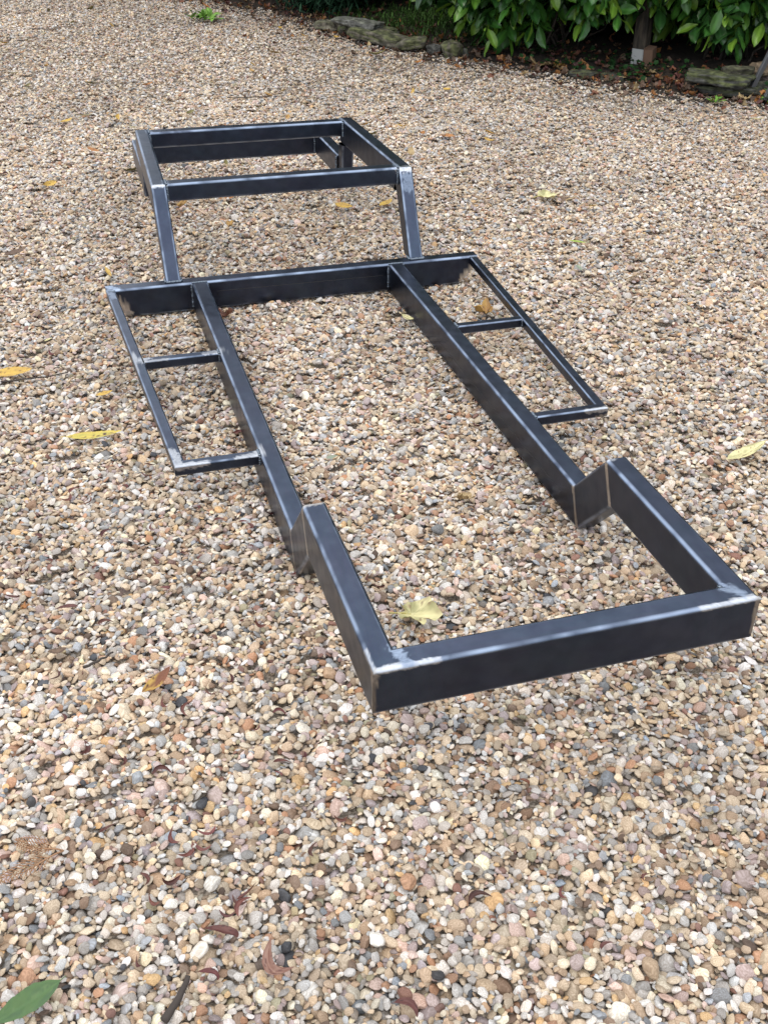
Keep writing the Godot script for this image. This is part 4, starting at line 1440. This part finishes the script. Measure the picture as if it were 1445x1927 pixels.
var leaves := [
	["maple", -0.213, -0.415, 0.128, -0.49, "pale", 0.65, "large pale yellow-green lobed leaf lying inside the front bay of the frame"],
	["lance", -1.043, -1.803, 0.142, 0.04, "yellow", 0.20, "broad bright yellow leaf at the left edge, above a dark twig"],
	["lance", -0.844, -1.359, 0.168, -0.08, "spotted", 0.25, "long yellow leaf with round brown spots, left of the outrigger"],
	["lance", -0.741, -1.588, 0.064, 0.28, "yellow", 0.25, "small plain yellow leaf left of the mid outrigger strut"],
	["blade", -0.631, -2.625, 0.135, -1.47, "yellow", 0.10, "thin yellow leaf pointing at the left end of the sill"],
	["lance", -0.988, -2.780, 0.125, 0.48, "brown", 0.60, "curled brown dead leaf at the left edge behind the sill"],
	["lance", -0.748, -0.300, 0.099, 0.69, "rusty", 0.70, "twisted yellow leaf with a rust brown tip, left of the front bay"],
	["lance", 0.816, -0.771, 0.170, 0.28, "pale", 0.30, "pale yellow narrow leaf at the right edge beside the front bay"],
	["lance", 1.146, -2.451, 0.091, -0.74, "lime", 0.15, "bright lime green narrow leaf right of the sill"],
	["maple", 1.235, -2.992, 0.130, -0.07, "pale", 0.40, "pale yellow lobed leaf with a long stem, right of the hoop"],
	["lance", 1.389, -2.832, 0.084, -0.42, "yellow", 0.40, "yellow leaf just right of the pale lobed leaf"],
	["maple", 0.591, -1.829, 0.094, 2.27, "gold", 1.00, "folded gold and brown leaf inside the rear bay of the right outrigger"],
	["lance", 0.289, -1.918, 0.086, -1.21, "pale", 0.50, "small pale crumpled leaf against the right lower rail"],
	["laurel", -0.912, 0.268, 0.097, -2.70, "green", 0.20, "large glossy green leaf in the bottom left corner"],
	["lance", -0.709, 0.245, 0.073, -0.57, "maroon", 1.20, "dark red curled leaf in the foreground, left of the pinkish one"],
	["lance", -0.616, 0.289, 0.087, -1.37, "pinkish", 1.00, "pinkish brown curled leaf lying in the foreground"],
	["lance", -0.915, -0.468, 0.050, -0.08, "brown", 0.80, "brown boat shaped dead leaf at left beyond the front bay"],
	["lance", -0.996, -0.689, 0.047, -0.47, "maroon", 1.30, "dark maroon curled leaf at the left edge beside an orange scrap"],
	["lance", -0.895, -0.613, 0.062, -0.07, "maroon", 0.80, "crumpled maroon leaf with a thin stalk, right of the orange scrap"],
	["maple", -0.966, -0.637, 0.031, 0.20, "orange", 0.90, "orange brown leaf scrap between two maroon leaves at left"],
	["maple", -0.306, -2.023, 0.084, 0.95, "rust", 1.00, "rust red crumpled leaf against the left lower rail near the sill"],
	["lance", -0.869, -2.011, 0.039, 0.69, "pale", 0.20, "tiny pale yellow leaf on the gravel far left of the outrigger"],
	["lance", -0.193, -5.568, 0.110, 0.48, "orange", 0.60, "orange folded leaf lying behind the hoop"],
	["lance", -0.699, -4.790, 0.098, 0.52, "yellow", 0.50, "yellow brown leaf left of the hoop"],
	["lance", -0.603, -4.942, 0.111, -0.34, "pale", 0.50, "pale brown leaf just beyond the yellow one left of the hoop"],
	["lance", 0.367, -4.920, 0.079, -0.91, "olive", 0.50, "dark olive leaf on the gravel directly behind the hoop"],
	["lance", 0.366, -3.122, 0.130, -0.96, "yellow", 0.40, "thin yellow leaf seen through the upright opening, left of another"],
	["lance", 0.539, -3.034, 0.125, 0.69, "yellow", 0.30, "yellow leaf close to the right upright"],
	["lance", -0.274, -3.191, 0.131, 1.08, "gold", 1.20, "curled gold brown leaf just right of the left upright"],
	["lance", -0.174, -3.350, 0.046, -0.25, "yellow", 0.30, "small yellow leaf under the front bar of the hoop"],
	["maple", -0.119, -2.946, 0.056, 0.92, "gold", 0.80, "tiny gold leaf in the middle of the upright opening"],
	["lance", 0.202, -5.195, 0.065, 0.19, "orange", 0.50, "orange brown leaf beside a thin twig behind the hoop"],
	["lance", 0.693, -5.080, 0.057, 0.00, "orange", 0.60, "orange leaf far behind the right part of the hoop"],
	["lance", -0.859, -5.709, 0.076, 0.95, "olive", 0.60, "olive yellow leaf at far left on open gravel"],
	["lance", -0.946, -6.104, 0.096, 0.10, "pale", 0.30, "pale straw coloured leaf at far left on open gravel"],
	["lance", -0.873, -6.748, 0.055, 0.49, "orange", 0.60, "orange leaf at the far left near an olive one"],
	["lance", -0.968, -6.843, 0.060, 0.95, "olive", 0.60, "dark olive leaf beside the orange one at far left"],
	["lance", -0.582, -6.629, 0.049, 0.15, "pale", 0.30, "pale yellow leaf in the distance on the left of the drive"],
	["lance", 1.618, -2.198, 0.040, -0.87, "yellow", 0.40, "small yellow leaf on open gravel at the right"],
	["lance", 1.262, -2.214, 0.048, -0.37, "brown", 0.50, "small brown leaf on open gravel right of the sill"],
	["lance", 1.164, -2.007, 0.123, 0.33, "straw", 0.20, "long straw coloured dry blade on open gravel right of the outrigger"],
	["maple", 0.071, -0.806, 0.075, -0.60, "straw", 0.90, "torn straw coloured leaf on the gravel between the lower rails"],
	["lance", -0.187, -1.074, 0.041, 0.07, "grey", 0.30, "small grey green leaf between the lower rails near the left one"],
	["lance", 2.962, -4.013, 0.107, -0.95, "pale", 0.40, "pale yellow leaf at the right edge in front of the stacked stones"],
	["lance", 3.214, -4.760, 0.235, -2.09, "yellow", 0.70, "bright yellow leaf standing at the foot of the stacked stones"],
	["maple", 3.171, -4.510, 0.151, 0.59, "orange", 0.80, "orange brown leaf below the stacked stones"],
	["maple", 3.282, -4.429, 0.115, 0.56, "orange", 0.80, "orange leaf at the foot of the metal legs"],
	["maple", 3.149, -4.378, 0.112, 0.56, "straw", 0.90, "curled straw coloured leaf in front of the orange brown one"],
	["maple", 2.461, -5.505, 0.108, 0.44, "gold", 0.70, "golden yellow leaf under the middle of the laurel"],
	["maple", 2.324, -5.536, 0.169, 0.69, "straw", 0.70, "large straw coloured leaf under the laurel, left of the golden one"],
	["lance", 1.932, -5.903, 0.119, 0.41, "straw", 0.60, "pale tan leaf in front of the round mossy stone"],
	["maple", 1.611, -6.627, 0.096, 0.47, "yellow", 0.50, "yellow leaf in front of the long mossy slab"],
	["maple", 1.325, -6.835, 0.064, 0.50, "yellow", 0.50, "small yellow leaf left of the long mossy slab"],
	["lance", 1.385, -6.171, 0.145, -0.22, "olive", 0.90, "dark olive leaf scrap on gravel in front of the slabs"],
	["lance", 1.610, -5.835, 0.098, 0.55, "orange", 0.70, "rust orange leaf on gravel in front of the grey block"],
	["lance", 2.726, -5.118, 0.092, -0.95, "straw", 0.70, "pale tan leaf on the dirt in front of the post"],
	["lance", -0.127, 0.095, 0.027, -0.95, "rust", 1.30, "red brown leaf curled round a white stone in the foreground"],
	["lance", -0.142, 0.442, 0.028, 0.33, "maroon", 1.20, "dark brown shrivelled leaf in the foreground at right"],
	["lance", -0.464, 0.433, 0.051, -0.78, "maroon", 0.90, "reddish leaf at the bottom edge of the picture"],
	["lance", 1.343, -2.911, 0.086, 0.40, "straw", 0.40, "thin straw blade lying against the pale lobed leaf"],
	["lance", 1.069, -2.196, 0.081, -1.84, "grey", 0.30, "tiny grey green leaf right of the sill end"],
	["lance", 0.795, -2.631, 0.090, 0.34, "straw", 0.40, "straw coloured bent leaf right of the right upright"],
]
var twigs := [
	[-1.065, -1.774, -0.806, -1.772, 0.0050, "dark curved twig at the left edge below the yellow leaf"],
	[0.262, -5.181, 0.509, -5.164, 0.0050, "thin twig on the gravel behind the hoop"],
	[-0.785, 0.367, -0.742, 0.309, 0.0110, "dark brown stick in the foreground at bottom left"],
	[-0.847, -0.423, -0.786, -0.450, 0.0060, "thin dark twig beside the boat shaped leaf"],
	[-0.235, -1.662, -0.195, -1.618, 0.0040, "fine dark twig between the lower rails"],
	[-0.760, -7.689, -0.578, -7.638, 0.0060, "thin twig on the far left of the drive"],
]
